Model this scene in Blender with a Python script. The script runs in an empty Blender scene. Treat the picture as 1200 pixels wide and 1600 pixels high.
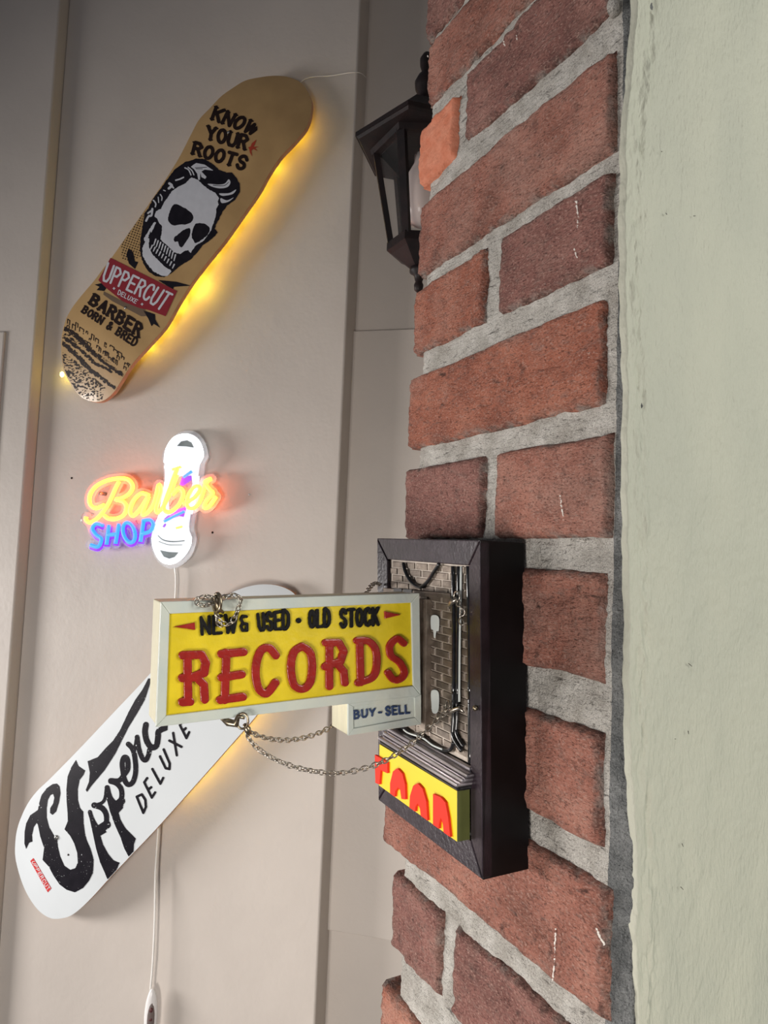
import bpy, math, random
import numpy as np
from mathutils import Vector, Matrix
random.seed(7); np.random.seed(7)
SC = bpy.context.scene; COL = SC.collection

# ------------------------------------------------------------------ camera
FPX = 1050.0
def nrm(v): return v/np.linalg.norm(v)
_U = nrm(np.array([650, 16200, -1050.])); _Y = np.array([-570, -45, -FPX]); _Y = nrm(_Y-_U*(_Y@_U)); _X = np.cross(_Y, _U)
M = np.array([_X, _Y, _U])                       # world = M @ camera-space
CAM = np.array([0, 0, 1.5])
cd = bpy.data.cameras.new('camera'); cam = bpy.data.objects.new('camera', cd); COL.objects.link(cam)
cd.sensor_fit = 'HORIZONTAL'; cd.sensor_width = 36; cd.lens = FPX/1200*36; cd.clip_start = 0.01; cd.clip_end = 50
cam.matrix_world = Matrix.Translation(CAM) @ Matrix(M.tolist()).to_4x4()
SC.camera = cam

# ------------------------------------------------------------------ world, lights, exposure
SC.view_settings.view_transform = 'Standard'; SC.view_settings.look = 'None'
SC.view_settings.gamma = 1; SC.view_settings.use_curve_mapping = False
SC.view_settings.exposure = 0.0
wd = bpy.data.worlds.new('room_air'); SC.world = wd; wd.use_nodes = True
wd.node_tree.nodes['Background'].inputs[0].default_value = (0.86, 0.88, 1.0, 1)
wd.node_tree.nodes['Background'].inputs[1].default_value = 0.075
def area_light(name, loc, target, sx, sy, power, color):
    l = bpy.data.lights.new(name, 'AREA'); l.shape = 'RECTANGLE'; l.size = sx; l.size_y = sy; l.energy = power; l.color = color
    o = bpy.data.objects.new(name, l); COL.objects.link(o); o.location = loc
    o.rotation_euler = (Vector(target)-Vector(loc)).to_track_quat('-Z', 'Y').to_euler(); return o
area_light('side_window_light', (-2.6, 2.35, 1.05), (0.3, 1.2, 0.75), 1.0, 0.7, 25, (1.0, 0.96, 0.93)).data.spread = math.radians(86)
wlight = area_light('window_light', (-0.95, -0.45, 0.80), (0.62, 1.1, 0.72), 0.5, 0.6, 9.5, (1.0, 0.94, 0.88)); wlight.data.spread = math.radians(98)
area_light('shop_front_light', (1.25, -1.1, 2.05), (0.35, 0.24, 1.55), 0.9, 1.0, 24, (1.0, 1.0, 0.92))
area_light('ceiling_light', (-0.5, -1.6, 2.7), (0.2, 0.6, 1.5), 0.8, 0.8, 4, (0.95, 0.95, 1.0))

# ------------------------------------------------------------------ geometry maths
def ray(px, py):
    c = np.stack([np.asarray(px, float)-600, 800-np.asarray(py, float), np.full(np.shape(px), -FPX)], -1)/FPX
    return c @ M.T
def on_plane(px, py, p0, n):
    d = ray(px, py); n = np.asarray(n, float); return CAM+d*(((np.asarray(p0)-CAM)@n)/(d@n))[..., None]
B0 = CAM+ray(950, 845)*.348; XB = float(B0[0])              # brick face plane x = XB
def bp(x, y): return on_plane(x, y, B0, (1, 0, 0))
FWD = M@np.array([0, 0, -1.]); FWD[2] = 0; FWD = nrm(FWD); _a = math.radians(-103)
TW = np.array([FWD[0]*math.cos(_a)-FWD[1]*math.sin(_a), FWD[0]*math.sin(_a)+FWD[1]*math.cos(_a), 0.])   # along the far wall, to the right
NW = np.array([TW[1], -TW[0], 0.])                           # far wall normal, towards the room
W0 = CAM+ray(300, 800)*1.45
ZU = np.array([0, 0, 1.])
def wp(x, y, o=0.): return on_plane(x, y, W0+NW*o, NW)
def W(u, z, o=0.): return np.array([W0[0], W0[1], 0])+TW*u+NW*o+ZU*z
def wu(x, y, o=0.): return float((wp(x, y, o)-W0)@TW)

_perm = np.random.RandomState(3).rand(64, 64, 64)
def vnoise(p):
    p = np.asarray(p, float); i = np.floor(p).astype(int); f = p-i; f = f*f*(3-2*f); i &= 63; j = (i+1) & 63
    def g(a, b, c): return _perm[a, b, c]
    x0, y0, z0 = i[..., 0], i[..., 1], i[..., 2]; x1, y1, z1 = j[..., 0], j[..., 1], j[..., 2]
    fx, fy, fz = f[..., 0], f[..., 1], f[..., 2]
    a = g(x0, y0, z0)*(1-fx)+g(x1, y0, z0)*fx; b = g(x0, y1, z0)*(1-fx)+g(x1, y1, z0)*fx
    c = g(x0, y0, z1)*(1-fx)+g(x1, y0, z1)*fx; d = g(x0, y1, z1)*(1-fx)+g(x1, y1, z1)*fx
    return ((a*(1-fy)+b*fy)*(1-fz)+(c*(1-fy)+d*fy)*fz)*2-1
def fbm(p, o=4):
    p = np.asarray(p, float); r = 0; a = 1.
    for k in range(o): r = r+a*vnoise(p*(2**k)+k*17.3); a *= .5
    return r

# ------------------------------------------------------------------ materials
def mat(name, color, rough=.6, metal=0., color2=None, nscale=50., bump=0., bscale=300., emit=None, estr=0., spec=.5, coat=0., stretch=None, detail=4., ramp=(.35, .65), trans=0., alpha=1., bump2=0., bscale2=60., rnd=0.):
    m = bpy.data.materials.new(name); m.use_nodes = True; nt = m.node_tree; N = nt.nodes; L = nt.links; b = N['Principled BSDF']
    b.inputs['Base Color'].default_value = (*color, 1); b.inputs['Roughness'].default_value = rough; b.inputs['Metallic'].default_value = metal
    b.inputs['Specular IOR Level'].default_value = spec; b.inputs['Coat Weight'].default_value = coat
    b.inputs['Transmission Weight'].default_value = trans; b.inputs['Alpha'].default_value = alpha
    tc = N.new('ShaderNodeTexCoord'); src = tc.outputs['Object']
    if stretch:
        mp = N.new('ShaderNodeMapping'); mp.inputs['Scale'].default_value = stretch; L.new(src, mp.inputs['Vector']); src = mp.outputs[0]
    if color2 is not None:
        t = N.new('ShaderNodeTexNoise'); t.inputs['Scale'].default_value = nscale; t.inputs['Detail'].default_value = detail; L.new(src, t.inputs['Vector'])
        r = N.new('ShaderNodeValToRGB'); r.color_ramp.elements[0].position = ramp[0]; r.color_ramp.elements[1].position = ramp[1]
        r.color_ramp.elements[0].color = (*color, 1); r.color_ramp.elements[1].color = (*color2, 1)
        L.new(t.outputs['Fac'], r.inputs[0]); out = r.outputs[0]
        if rnd:
            oi = N.new('ShaderNodeObjectInfo'); mr = N.new('ShaderNodeMapRange'); mr.inputs['To Min'].default_value = 1-rnd; mr.inputs['To Max'].default_value = 1+rnd
            L.new(oi.outputs['Random'], mr.inputs['Value']); hs = N.new('ShaderNodeHueSaturation'); L.new(mr.outputs[0], hs.inputs['Value']); L.new(out, hs.inputs['Color']); out = hs.outputs[0]
        L.new(out, b.inputs['Base Color'])
    last = None
    for bs, sc_ in ((bump, bscale), (bump2, bscale2)):
        if bs:
            t = N.new('ShaderNodeTexNoise'); t.inputs['Scale'].default_value = sc_; t.inputs['Detail'].default_value = 5; L.new(src, t.inputs['Vector'])
            bn = N.new('ShaderNodeBump'); bn.inputs['Strength'].default_value = 1; bn.inputs['Distance'].default_value = bs; L.new(t.outputs['Fac'], bn.inputs['Height'])
            if last: L.new(last, bn.inputs['Normal'])
            last = bn.outputs[0]
    if last: L.new(last, b.inputs['Normal'])
    if emit: b.inputs['Emission Color'].default_value = (*emit, 1); b.inputs['Emission Strength'].default_value = estr
    return m
def brick_mat(name, ca, cb, cc, white=.5):
    m = bpy.data.materials.new(name); m.use_nodes = True; nt = m.node_tree; N = nt.nodes; L = nt.links; b = N['Principled BSDF']
    b.inputs['Roughness'].default_value = .85; b.inputs['Specular IOR Level'].default_value = .3
    g = N.new('ShaderNodeNewGeometry'); oi = N.new('ShaderNodeObjectInfo'); ad = N.new('ShaderNodeVectorMath'); ad.operation = 'MULTIPLY_ADD'
    L.new(oi.outputs['Random'], ad.inputs[0]); ad.inputs[1].default_value = (3, 3, 3); tc = N.new('ShaderNodeTexCoord'); L.new(tc.outputs['Object'], ad.inputs[2])
    def noise(s, d=6, stretch=None):
        t = N.new('ShaderNodeTexNoise'); t.inputs['Scale'].default_value = s; t.inputs['Detail'].default_value = d; t.inputs['Roughness'].default_value = .6
        if stretch:
            mp = N.new('ShaderNodeMapping'); mp.inputs['Scale'].default_value = stretch; mp.inputs['Rotation'].default_value = (.35, 0, 0); L.new(ad.outputs[0], mp.inputs[0]); L.new(mp.outputs[0], t.inputs['Vector'])
        else: L.new(ad.outputs[0], t.inputs['Vector'])
        return t.outputs['Fac']
    r = N.new('ShaderNodeValToRGB'); e = r.color_ramp.elements; e[0].position = .32; e[0].color = (*ca, 1); e[1].position = .68; e[1].color = (*cc, 1); k = e.new(.5); k.color = (*cb, 1)
    L.new(noise(22), r.inputs[0])
    def mix(a, bb, fac, mode='MIX'):
        x = N.new('ShaderNodeMix'); x.data_type = 'RGBA'; x.blend_type = mode; L.new(fac, x.inputs[0])
        L.new(a, x.inputs[6])
        if isinstance(bb, tuple): x.inputs[7].default_value = (*bb, 1)
        else: L.new(bb, x.inputs[7])
        return x.outputs[2]
    def band(sock, lo, hi, mx):
        q = N.new('ShaderNodeMapRange'); q.inputs[1].default_value = lo; q.inputs[2].default_value = hi; q.inputs[4].default_value = mx; q.clamp = True; L.new(sock, q.inputs[0]); return q.outputs[0]
    c = mix(r.outputs[0], (.20, .13, .11), band(noise(260, 4, (1, .45, 1.6)), .52, .75, .75))
    c = mix(c, (.035, .02, .018), band(noise(90, 6), .60, .72, .7))
    c = mix(c, (.62, .55, .50), band(noise(330, 3), .70, .78, white))
    at = N.new('ShaderNodeAttribute'); at.attribute_name = 'edge'; mm = N.new('ShaderNodeMath'); mm.operation = 'MULTIPLY'; L.new(at.outputs['Fac'], mm.inputs[0]); L.new(band(noise(130, 5), .38, .6, 1.0), mm.inputs[1])
    m2 = N.new('ShaderNodeMath'); m2.operation = 'MULTIPLY'; m2.inputs[1].default_value = .85; L.new(mm.outputs[0], m2.inputs[0]); c = mix(c, (.085, .05, .042), m2.outputs[0])
    mp2 = N.new('ShaderNodeMath'); mp2.operation = 'POWER'; L.new(at.outputs['Fac'], mp2.inputs[0]); mp2.inputs[1].default_value = 2.2; m3 = N.new('ShaderNodeMath'); m3.operation = 'MULTIPLY'; L.new(mp2.outputs[0], m3.inputs[0]); L.new(band(noise(75, 5), .5, .6, .8), m3.inputs[1]); c = mix(c, (.30, .28, .25), m3.outputs[0])
    c = mix(c, (.42, .25, .20), band(noise(14, 3), .5, .72, .6))
    gr = noise(750, 3, (1, .7, 1.2)); c = mix(c, (.05, .026, .022), band(gr, .44, .32, .7)); c = mix(c, (.50, .33, .27), band(gr, .54, .70, .7))
    cracks = noise(60, 8, (1, .5, 1.6)); c = mix(c, (.03, .017, .014), band(cracks, .66, .71, .8))
    L.new(c, b.inputs['Base Color'])
    bn = N.new('ShaderNodeBump'); bn.inputs['Distance'].default_value = .0032; L.new(noise(240, 6, (1, .5, 1.5)), bn.inputs['Height'])
    b2 = N.new('ShaderNodeBump'); b2.inputs['Distance'].default_value = .0022; L.new(noise(80, 6), b2.inputs['Height']); L.new(bn.outputs[0], b2.inputs['Normal'])
    b3 = N.new('ShaderNodeBump'); b3.inputs['Distance'].default_value = .0009; L.new(gr, b3.inputs['Height']); L.new(b2.outputs[0], b3.inputs['Normal'])
    L.new(b3.outputs[0], b.inputs['Normal']); return m
WALLC = (.58, .525, .475)
m_wall = mat('cream_painted_plaster', WALLC, .5, color2=(.55, .497, .45), nscale=6, bump=.0004, bscale=90, bump2=.0012, bscale2=16, spec=.35)
m_green = mat('pale_green_plaster', (.50, .50, .405), .65, color2=(.46, .465, .38), nscale=25, bump=.0009, bscale=520, bump2=.0010, bscale2=150, stretch=(1, 1, .45))
m_brick = brick_mat('red_brown_brick', (.235, .095, .068), (.37, .15, .108), (.48, .22, .16), .7)
m_brick2 = brick_mat('dark_brown_brick', (.17, .078, .066), (.26, .115, .095), (.35, .165, .135), .8)
m_brick3 = brick_mat('orange_red_brick', (.27, .092, .060), (.40, .14, .087), (.50, .21, .14), .5)
m_orange = mat('fresh_orange_brick', (.60, .20, .115), .9, color2=(.68, .27, .17), nscale=120, bump=.0012, bscale=420, spec=.2)
def mortar_mat(name, ca, cb, dk, streak=True):
    m = mat(name, ca, .95, color2=cb, nscale=60, detail=10, spec=.2); nt = m.node_tree; N = nt.nodes; L = nt.links; b = N['Principled BSDF']; src = b.inputs['Base Color'].links[0].from_socket
    tc = N.new('ShaderNodeTexCoord')
    def nz(scale, st, d=6):
        mp = N.new('ShaderNodeMapping'); mp.inputs['Scale'].default_value = st; L.new(tc.outputs['Object'], mp.inputs[0]); t = N.new('ShaderNodeTexNoise'); t.inputs['Scale'].default_value = scale; t.inputs['Detail'].default_value = d; t.inputs['Roughness'].default_value = .62; L.new(mp.outputs[0], t.inputs['Vector']); return t.outputs['Fac']
    def band(k, lo, hi, mx):
        q = N.new('ShaderNodeMapRange'); q.inputs[1].default_value = lo; q.inputs[2].default_value = hi; q.inputs[4].default_value = mx; q.clamp = True; L.new(k, q.inputs[0]); return q.outputs[0]
    st = (1, .16, 1) if streak else (1, 1, .3)
    lines = nz(330, st); pits = nz(420, (1, .8, 1), 3); grain = nz(1100, (1, 1, 1), 2)
    for k, lo, hi, mx, col in ((lines, .60, .68, .8, dk), (pits, .66, .72, .8, dk), (grain, .55, .7, .35, tuple(min(1, 1.5*x) for x in cb)), (grain, .45, .3, .45, dk)):
        x = N.new('ShaderNodeMix'); x.data_type = 'RGBA'; L.new(band(k, lo, hi, mx), x.inputs[0]); L.new(src, x.inputs[6]); x.inputs[7].default_value = (*col, 1); src = x.outputs[2]
    L.new(src, b.inputs['Base Color']); last = None
    for k, d in ((lines, -.0028), (pits, -.002), (grain, .0006)):
        bn = N.new('ShaderNodeBump'); bn.inputs['Distance'].default_value = abs(d); bn.invert = d < 0; L.new(k, bn.inputs['Height'])
        if last: L.new(last, bn.inputs['Normal'])
        last = bn.outputs[0]
    L.new(last, b.inputs['Normal']); return m
m_mortar = mortar_mat('grey_mortar', (.40, .375, .335), (.60, .575, .53), (.09, .08, .07))
m_mortar_shade = mortar_mat('shaded_mortar_edge', (.12, .125, .125), (.26, .265, .26), (.03, .03, .03), False)  # same mortar, with the corner strip's shade put into a darker colour
m_fleck = mat('white_paint_fleck', (.72, .66, .60), .7)
m_black = mat('black_lacquer', (.022, .014, .019), .25, color2=(.040, .028, .036), nscale=90, bump=.00018, bscale=420)
m_blackplain = mat('satin_black_side', (.004, .0035, .004), .45, color2=(.012, .010, .012), nscale=30)
m_mbrick = mat('bronze_relief_brick', (.13, .10, .078), .36, .5, color2=(.22, .18, .145), nscale=160, bump=.0002, bscale=900, rnd=.25)
m_mmortar = mat('pale_relief_joint', (.46, .40, .34), .45, .3, color2=(.34, .29, .24), nscale=200)
m_blackrelief = mat('glossy_black_relief', (.008, .008, .009), .12, coat=.6, color2=(.02, .02, .022), nscale=300)
m_chrome = mat('pewter_ridge', (.72, .67, .68), .30, .85, color2=(.36, .33, .35), nscale=160, stretch=(1, .06, 1), bump=.0003, bscale=300)
m_yellow = mat('yellow_enamel', (.82, .62, .02), .35, color2=(.70, .53, .015), nscale=70, bump=.00025, bscale=260, coat=.2)
m_yellow2 = mat('bright_yellow_panel', (.90, .68, .01), .4, color2=(.86, .64, .01), nscale=30)
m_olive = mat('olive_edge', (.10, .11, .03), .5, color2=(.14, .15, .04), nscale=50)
m_redl = mat('raised_red_letter', (.36, .018, .012), .3, color2=(.29, .014, .010), nscale=180, bump=.0003, bscale=300, coat=.3)
m_redl2 = mat('bright_red_letter', (.80, .04, .02), .6, spec=.2, color2=(.80, .04, .018), nscale=60)
m_blackl = mat('raised_black_letter', (.006, .006, .007), .5, spec=.15, color2=(.014, .012, .011), nscale=300, bump=.0003, bscale=400)
m_bluel = mat('navy_letter', (.016, .035, .10), .4, color2=(.03, .06, .14), nscale=400)
m_signframe = mat('pale_grey_sign_frame', (.52, .57, .53), .4, color2=(.60, .62, .54), nscale=45, bump=.00035, bscale=220)
m_cream = mat('cream_sign_edge', (.72, .68, .47), .45, color2=(.62, .58, .42), nscale=300, stretch=(1, 4, .12), bump=.0004, bscale=400)
m_steel = mat('worn_steel_link', (.62, .57, .50), .28, .9, color2=(.30, .26, .21), nscale=500)
m_bronze = mat('dark_bronze_clasp', (.16, .12, .08), .28, .9, color2=(.40, .34, .24), nscale=400)
m_whitep = mat('white_paint_patch', (.62, .66, .64), .5)
m_maple = mat('varnished_maple', (.50, .32, .14), .38, color2=(.39, .245, .105), nscale=14, stretch=(1, 1, 1), coat=.15, bump=.00015, bscale=60, ramp=(.3, .75))
m_edge = mat('pink_ply_edge', (.55, .25, .13), .4, color2=(.65, .34, .18), nscale=40)
m_whitedeck = mat('white_gloss_deck', (.78, .82, .84), .28, color2=(.74, .78, .80), nscale=6, coat=.4)
m_ink = mat('black_print', (.007, .006, .010), .5, color2=(.012, .010, .015), nscale=60, spec=.18)
m_inkb = mat('brown_black_print', (.014, .007, .006), .5, color2=(.022, .012, .010), nscale=60, spec=.18)
m_inkw = mat('white_print', (.58, .59, .63), .45, color2=(.54, .55, .59), nscale=60)
m_inkred = mat('crimson_print', (.27, .022, .032), .35, color2=(.24, .02, .03), nscale=60, coat=.3)
m_inkredl = mat('red_print', (.36, .045, .02), .4)
m_inkred3 = mat('bright_red_print', (.62, .05, .05), .4)
m_inkgrey = mat('taupe_print', (.15, .10, .065), .45)
m_bolt = mat('zinc_bolt', (.5, .5, .48), .3, .9, color2=(.35, .35, .33), nscale=500)
m_iron = mat('black_iron_lantern', (.010, .008, .009), .5, color2=(.020, .012, .012), nscale=40, bump=.0003, bscale=200, spec=.25)
m_cord = mat('white_plastic_cord', (.88, .86, .82), .4)
m_wire = mat('pale_thin_wire', (.8, .76, .72), .4)
m_pod = mat('white_plastic_pod', (.80, .78, .77), .3)
m_podface = mat('taupe_rubber_face', (.16, .125, .115), .5)
m_podmark = mat('dark_button_mark', (.10, .03, .03), .5)
def glass(name, col, rough, w_diff, ior=1.3):
    m = bpy.data.materials.new(name); m.use_nodes = True; nt = m.node_tree; N = nt.nodes; L = nt.links; N.remove(N['Principled BSDF'])
    o = N['Material Output']; t = N.new('ShaderNodeBsdfTransparent'); g = N.new('ShaderNodeBsdfGlossy'); g.inputs['Roughness'].default_value = rough; g.inputs['Color'].default_value = (1, 1, 1, 1)
    t.inputs['Color'].default_value = (.96, .96, .96, 1)
    d = N.new('ShaderNodeBsdfDiffuse'); d.inputs['Color'].default_value = (*col, 1); a = N.new('ShaderNodeMixShader'); a.inputs[0].default_value = w_diff; L.new(t.outputs[0], a.inputs[1]); L.new(d.outputs[0], a.inputs[2])
    f = N.new('ShaderNodeFresnel'); f.inputs[0].default_value = ior; c = N.new('ShaderNodeMixShader'); L.new(f.outputs[0], c.inputs[0]); L.new(a.outputs[0], c.inputs[1]); L.new(g.outputs[0], c.inputs[2]); L.new(c.outputs[0], o.inputs[0]); return m
m_acryl = glass('clear_acrylic', (.9, .88, .9), .15, .30)
m_pane = glass('lantern_glass', (.9, .9, .9), .05, .02, 1.04)
m_bulb = glass('frosted_bulb', (.85, .72, .68), .2, .75)
def emis(name, col, s): return mat(name, (.12, .12, .12), .5, emit=col, estr=s)
m_neon_y = emis('amber_neon', (1.0, .155, .015), 11.)
m_neon_b = emis('blue_neon', (.01, .34, .85), 1.25)
m_glow_p = emis('violet_glow', (.24, .0, 1.0), 1.3)
m_neon_w = emis('white_neon', (.93, .97, 1.0), 3.2)
m_milk = emis('milky_lit_panel', (.93, .96, 1.0), .9)
m_slot = mat('grey_slot', (.16, .18, .18), .6)
m_led = emis('warm_yellow_led', (1.0, .78, .05), 95.)

# ------------------------------------------------------------------ object helpers
def wl(o):
    v = Vector((0, 0, 0))
    while o is not None: v = v+o.location; o = o.parent
    return np.array(v)
def link(name, me, m=None, parent=None):
    o = bpy.data.objects.new(name, me)
    if m is not None: me.materials.append(m)
    COL.objects.link(o)
    if parent is not None: o.parent = parent
    return o
def mesh(name, V, F, m, parent=None, smooth=False, origin=None):
    V = np.asarray(V, float)
    off = wl(parent) if parent is not None else np.zeros(3)
    org = np.asarray(origin) if origin is not None else (V.mean(0) if parent is None else off)
    me = bpy.data.meshes.new(name); me.from_pydata((V-org).tolist(), [], [tuple(int(i) for i in f) for f in F]); me.validate(); me.update()
    if smooth: me.polygons.foreach_set('use_smooth', [True]*len(me.polygons))
    o = link(name, me, m, parent); o.location = Vector(org-off); return o
def tag(o, label=None, cat=None, group=None, kind=None):
    for k, v in (('label', label), ('category', cat), ('group', group), ('kind', kind)):
        if v: o[k] = v
    return o
def thing(name, loc, label, cat, group=None):
    o = bpy.data.objects.new(name, None); o.empty_display_size = .02; COL.objects.link(o); o.location = Vector(loc); return tag(o, label, cat, group)
def boxVF(x0, x1, y0, y1, z0, z1):
    V = [(x, y, z) for x in (x0, x1) for y in (y0, y1) for z in (z0, z1)]
    return V, [(0, 1, 3, 2), (4, 6, 7, 5), (0, 4, 5, 1), (2, 3, 7, 6), (0, 2, 6, 4), (1, 5, 7, 3)]
def bevel(o, w, seg=2):
    b = o.modifiers.new('bevel', 'BEVEL'); b.width = w; b.segments = seg; b.limit_method = 'ANGLE'; b.angle_limit = .6; return o
def hexa(name, P, m, parent=None, bev=0.):
    """P: 8 corners, 4 of one face then the matching 4 of the opposite face"""
    F = [(0, 1, 2, 3), (7, 6, 5, 4), (0, 4, 5, 1), (1, 5, 6, 2), (2, 6, 7, 3), (3, 7, 4, 0)]
    P = np.array(P, float); c = P.mean(0); a = P[:4].mean(0); n = np.cross(P[1]-P[0], P[2]-P[1])
    if n@(a-c) < 0: F = [f[::-1] for f in F]
    o = mesh(name, P, F, m, parent)
    if bev: bevel(o, bev)
    return o
def wall_box(name, u0, u1, z0, z1, o0, o1, m, parent=None):
    return hexa(name, [W(u0, z0, o1), W(u1, z0, o1), W(u1, z1, o1), W(u0, z1, o1), W(u0, z0, o0), W(u1, z0, o0), W(u1, z1, o0), W(u0, z1, o0)], m, parent)
def tubeVF(P, r, n=8, closed=False, rs=None):
    P = np.asarray(P, float); k = len(P)
    T = np.roll(P, -1, 0)-np.roll(P, 1, 0)
    if not closed: T[0] = P[1]-P[0]; T[-1] = P[-1]-P[-2]
    T /= np.maximum(np.linalg.norm(T, axis=1), 1e-9)[:, None]
    up = np.array([0, 0, 1.]) if abs(T[0][2]) < .9 else np.array([1., 0, 0]); A = np.cross(T[0], up); A /= np.linalg.norm(A); V = []
    for i in range(k):
        A = A-T[i]*(A@T[i]); A /= max(np.linalg.norm(A), 1e-9); Bn = np.cross(T[i], A); rr = r if rs is None else rs[i]
        for j in range(n): t = 2*math.pi*j/n; V.append(P[i]+rr*(math.cos(t)*A+math.sin(t)*Bn))
    F = []
    for i in range(k if closed else k-1):
        for j in range(n): a = i*n; b = ((i+1) % k)*n; q = (j+1) % n; F.append((a+j, a+q, b+q, b+j))
    if not closed: F += [tuple(range(n))[::-1], tuple((k-1)*n+j for j in range(n))]
    return V, F
def tube(name, P, r, m, parent=None, n=8, closed=False, rs=None, smooth=True):
    V, F = tubeVF(P, r, n, closed, rs); return mesh(name, V, F, m, parent, smooth)
def lathe(name, c, prof, m, parent=None, n=20, axis=(0, 0, 1), smooth=True, rot=0.):
    ax = nrm(np.array(axis, float)); a = np.cross(ax, [0, 1, 0] if abs(ax[1]) < .9 else [1, 0, 0]); a = nrm(a); b = np.cross(ax, a)
    V = []; F = []
    for r, h in prof:
        for j in range(n): t = 2*math.pi*j/n+rot; V.append(np.asarray(c)+ax*h+r*(math.cos(t)*a+math.sin(t)*b))
    for i in range(len(prof)-1):
        for j in range(n): q = (j+1) % n; F.append((i*n+j, i*n+q, (i+1)*n+q, (i+1)*n+j))
    F += [tuple(range(n))[::-1], tuple((len(prof)-1)*n+j for j in range(n))]
    return mesh(name, V, F, m, parent, smooth)
def cr(P, k=6, closed=False):
    """Catmull-Rom"""
    P = np.asarray(P, float); n = len(P); out = []
    rng = range(n) if closed else range(n-1)
    for i in rng:
        p0, p1, p2, p3 = (P[(i-1) % n], P[i], P[(i+1) % n], P[(i+2) % n]) if closed else (P[max(i-1, 0)], P[i], P[i+1], P[min(i+2, n-1)])
        for t in np.arange(k)/k: out.append(.5*((2*p1)+(-p0+p2)*t+(2*p0-5*p1+4*p2-p3)*t*t+(-p0+3*p1-3*p2+p3)*t**3))
    if not closed: out.append(P[-1])
    return np.array(out)

# ------------------------------------------------------------------ signed-distance shapes -> meshes (letters, prints, cut plates)
class Field:
    def __init__(s, x0, y0, x1, y1, st):
        s.x0, s.y0, s.st = x0, y0, st; s.xs = np.arange(x0, x1+st, st); s.ys = np.arange(y0, y1+st, st)
        s.X, s.Y = np.meshgrid(s.xs, s.ys, indexing='ij'); s.F = np.full(s.X.shape, 1e3)
    def stroke(s, P, hw, hw2=None, smooth=False, cut=False, closed=False):
        P = np.asarray(P, float)
        if smooth: P = cr(P, 6, closed)
        if closed: P = np.vstack([P, P[:1]])
        n = len(P)-1; L = np.concatenate([[0], np.cumsum(np.linalg.norm(np.diff(P, axis=0), axis=1))]); L /= max(L[-1], 1e-9)
        h2 = hw if hw2 is None else hw2
        for i in range(n):
            a, b = P[i], P[i+1]; ha = hw+(h2-hw)*L[i]; hb = hw+(h2-hw)*L[i+1]; r = max(ha, hb)+3*s.st
            i0 = max(0, int((min(a[0], b[0])-r-s.x0)/s.st)); i1 = min(len(s.xs), int((max(a[0], b[0])+r-s.x0)/s.st)+2)
            j0 = max(0, int((min(a[1], b[1])-r-s.y0)/s.st)); j1 = min(len(s.ys), int((max(a[1], b[1])+r-s.y0)/s.st)+2)
            if i1 <= i0 or j1 <= j0: continue
            X = s.X[i0:i1, j0:j1]; Y = s.Y[i0:i1, j0:j1]; d = b-a; q = max(d@d, 1e-12)
            t = np.clip(((X-a[0])*d[0]+(Y-a[1])*d[1])/q, 0, 1)
            D = np.hypot(X-a[0]-t*d[0], Y-a[1]-t*d[1])-(ha+(hb-ha)*t)
            s.F[i0:i1, j0:j1] = np.maximum(s.F[i0:i1, j0:j1], -D) if cut else np.minimum(s.F[i0:i1, j0:j1], D)
        return s
    def polysd(s, P):
        P = np.asarray(P, float); D = np.full(s.X.shape, 1e9); ins = np.zeros(s.X.shape, bool)
        for i in range(len(P)):
            a, b = P[i], P[(i+1) % len(P)]; d = b-a; q = max(d@d, 1e-12)
            t = np.clip(((s.X-a[0])*d[0]+(s.Y-a[1])*d[1])/q, 0, 1); D = np.minimum(D, np.hypot(s.X-a[0]-t*d[0], s.Y-a[1]-t*d[1]))
            if a[1] != b[1]:
                c = ((a[1] > s.Y) != (b[1] > s.Y)) & (s.X < (b[0]-a[0])*(s.Y-a[1])/(b[1]-a[1])+a[0]); ins ^= c
        return np.where(ins, -D, D)
    def poly(s, P, smooth=False, cut=False, clip=False, grow=0.):
        if smooth: P = cr(P, 5, True)
        D = s.polysd(P)-grow
        s.F = np.maximum(s.F, -D) if cut else (np.maximum(s.F, D) if clip else np.minimum(s.F, D)); return s
    def rough(s, amp, scale, seed=0.):
        s.F = s.F+amp*fbm(np.stack([s.X*scale, s.Y*scale, np.full(s.X.shape, seed)], -1), 3); return s
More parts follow.
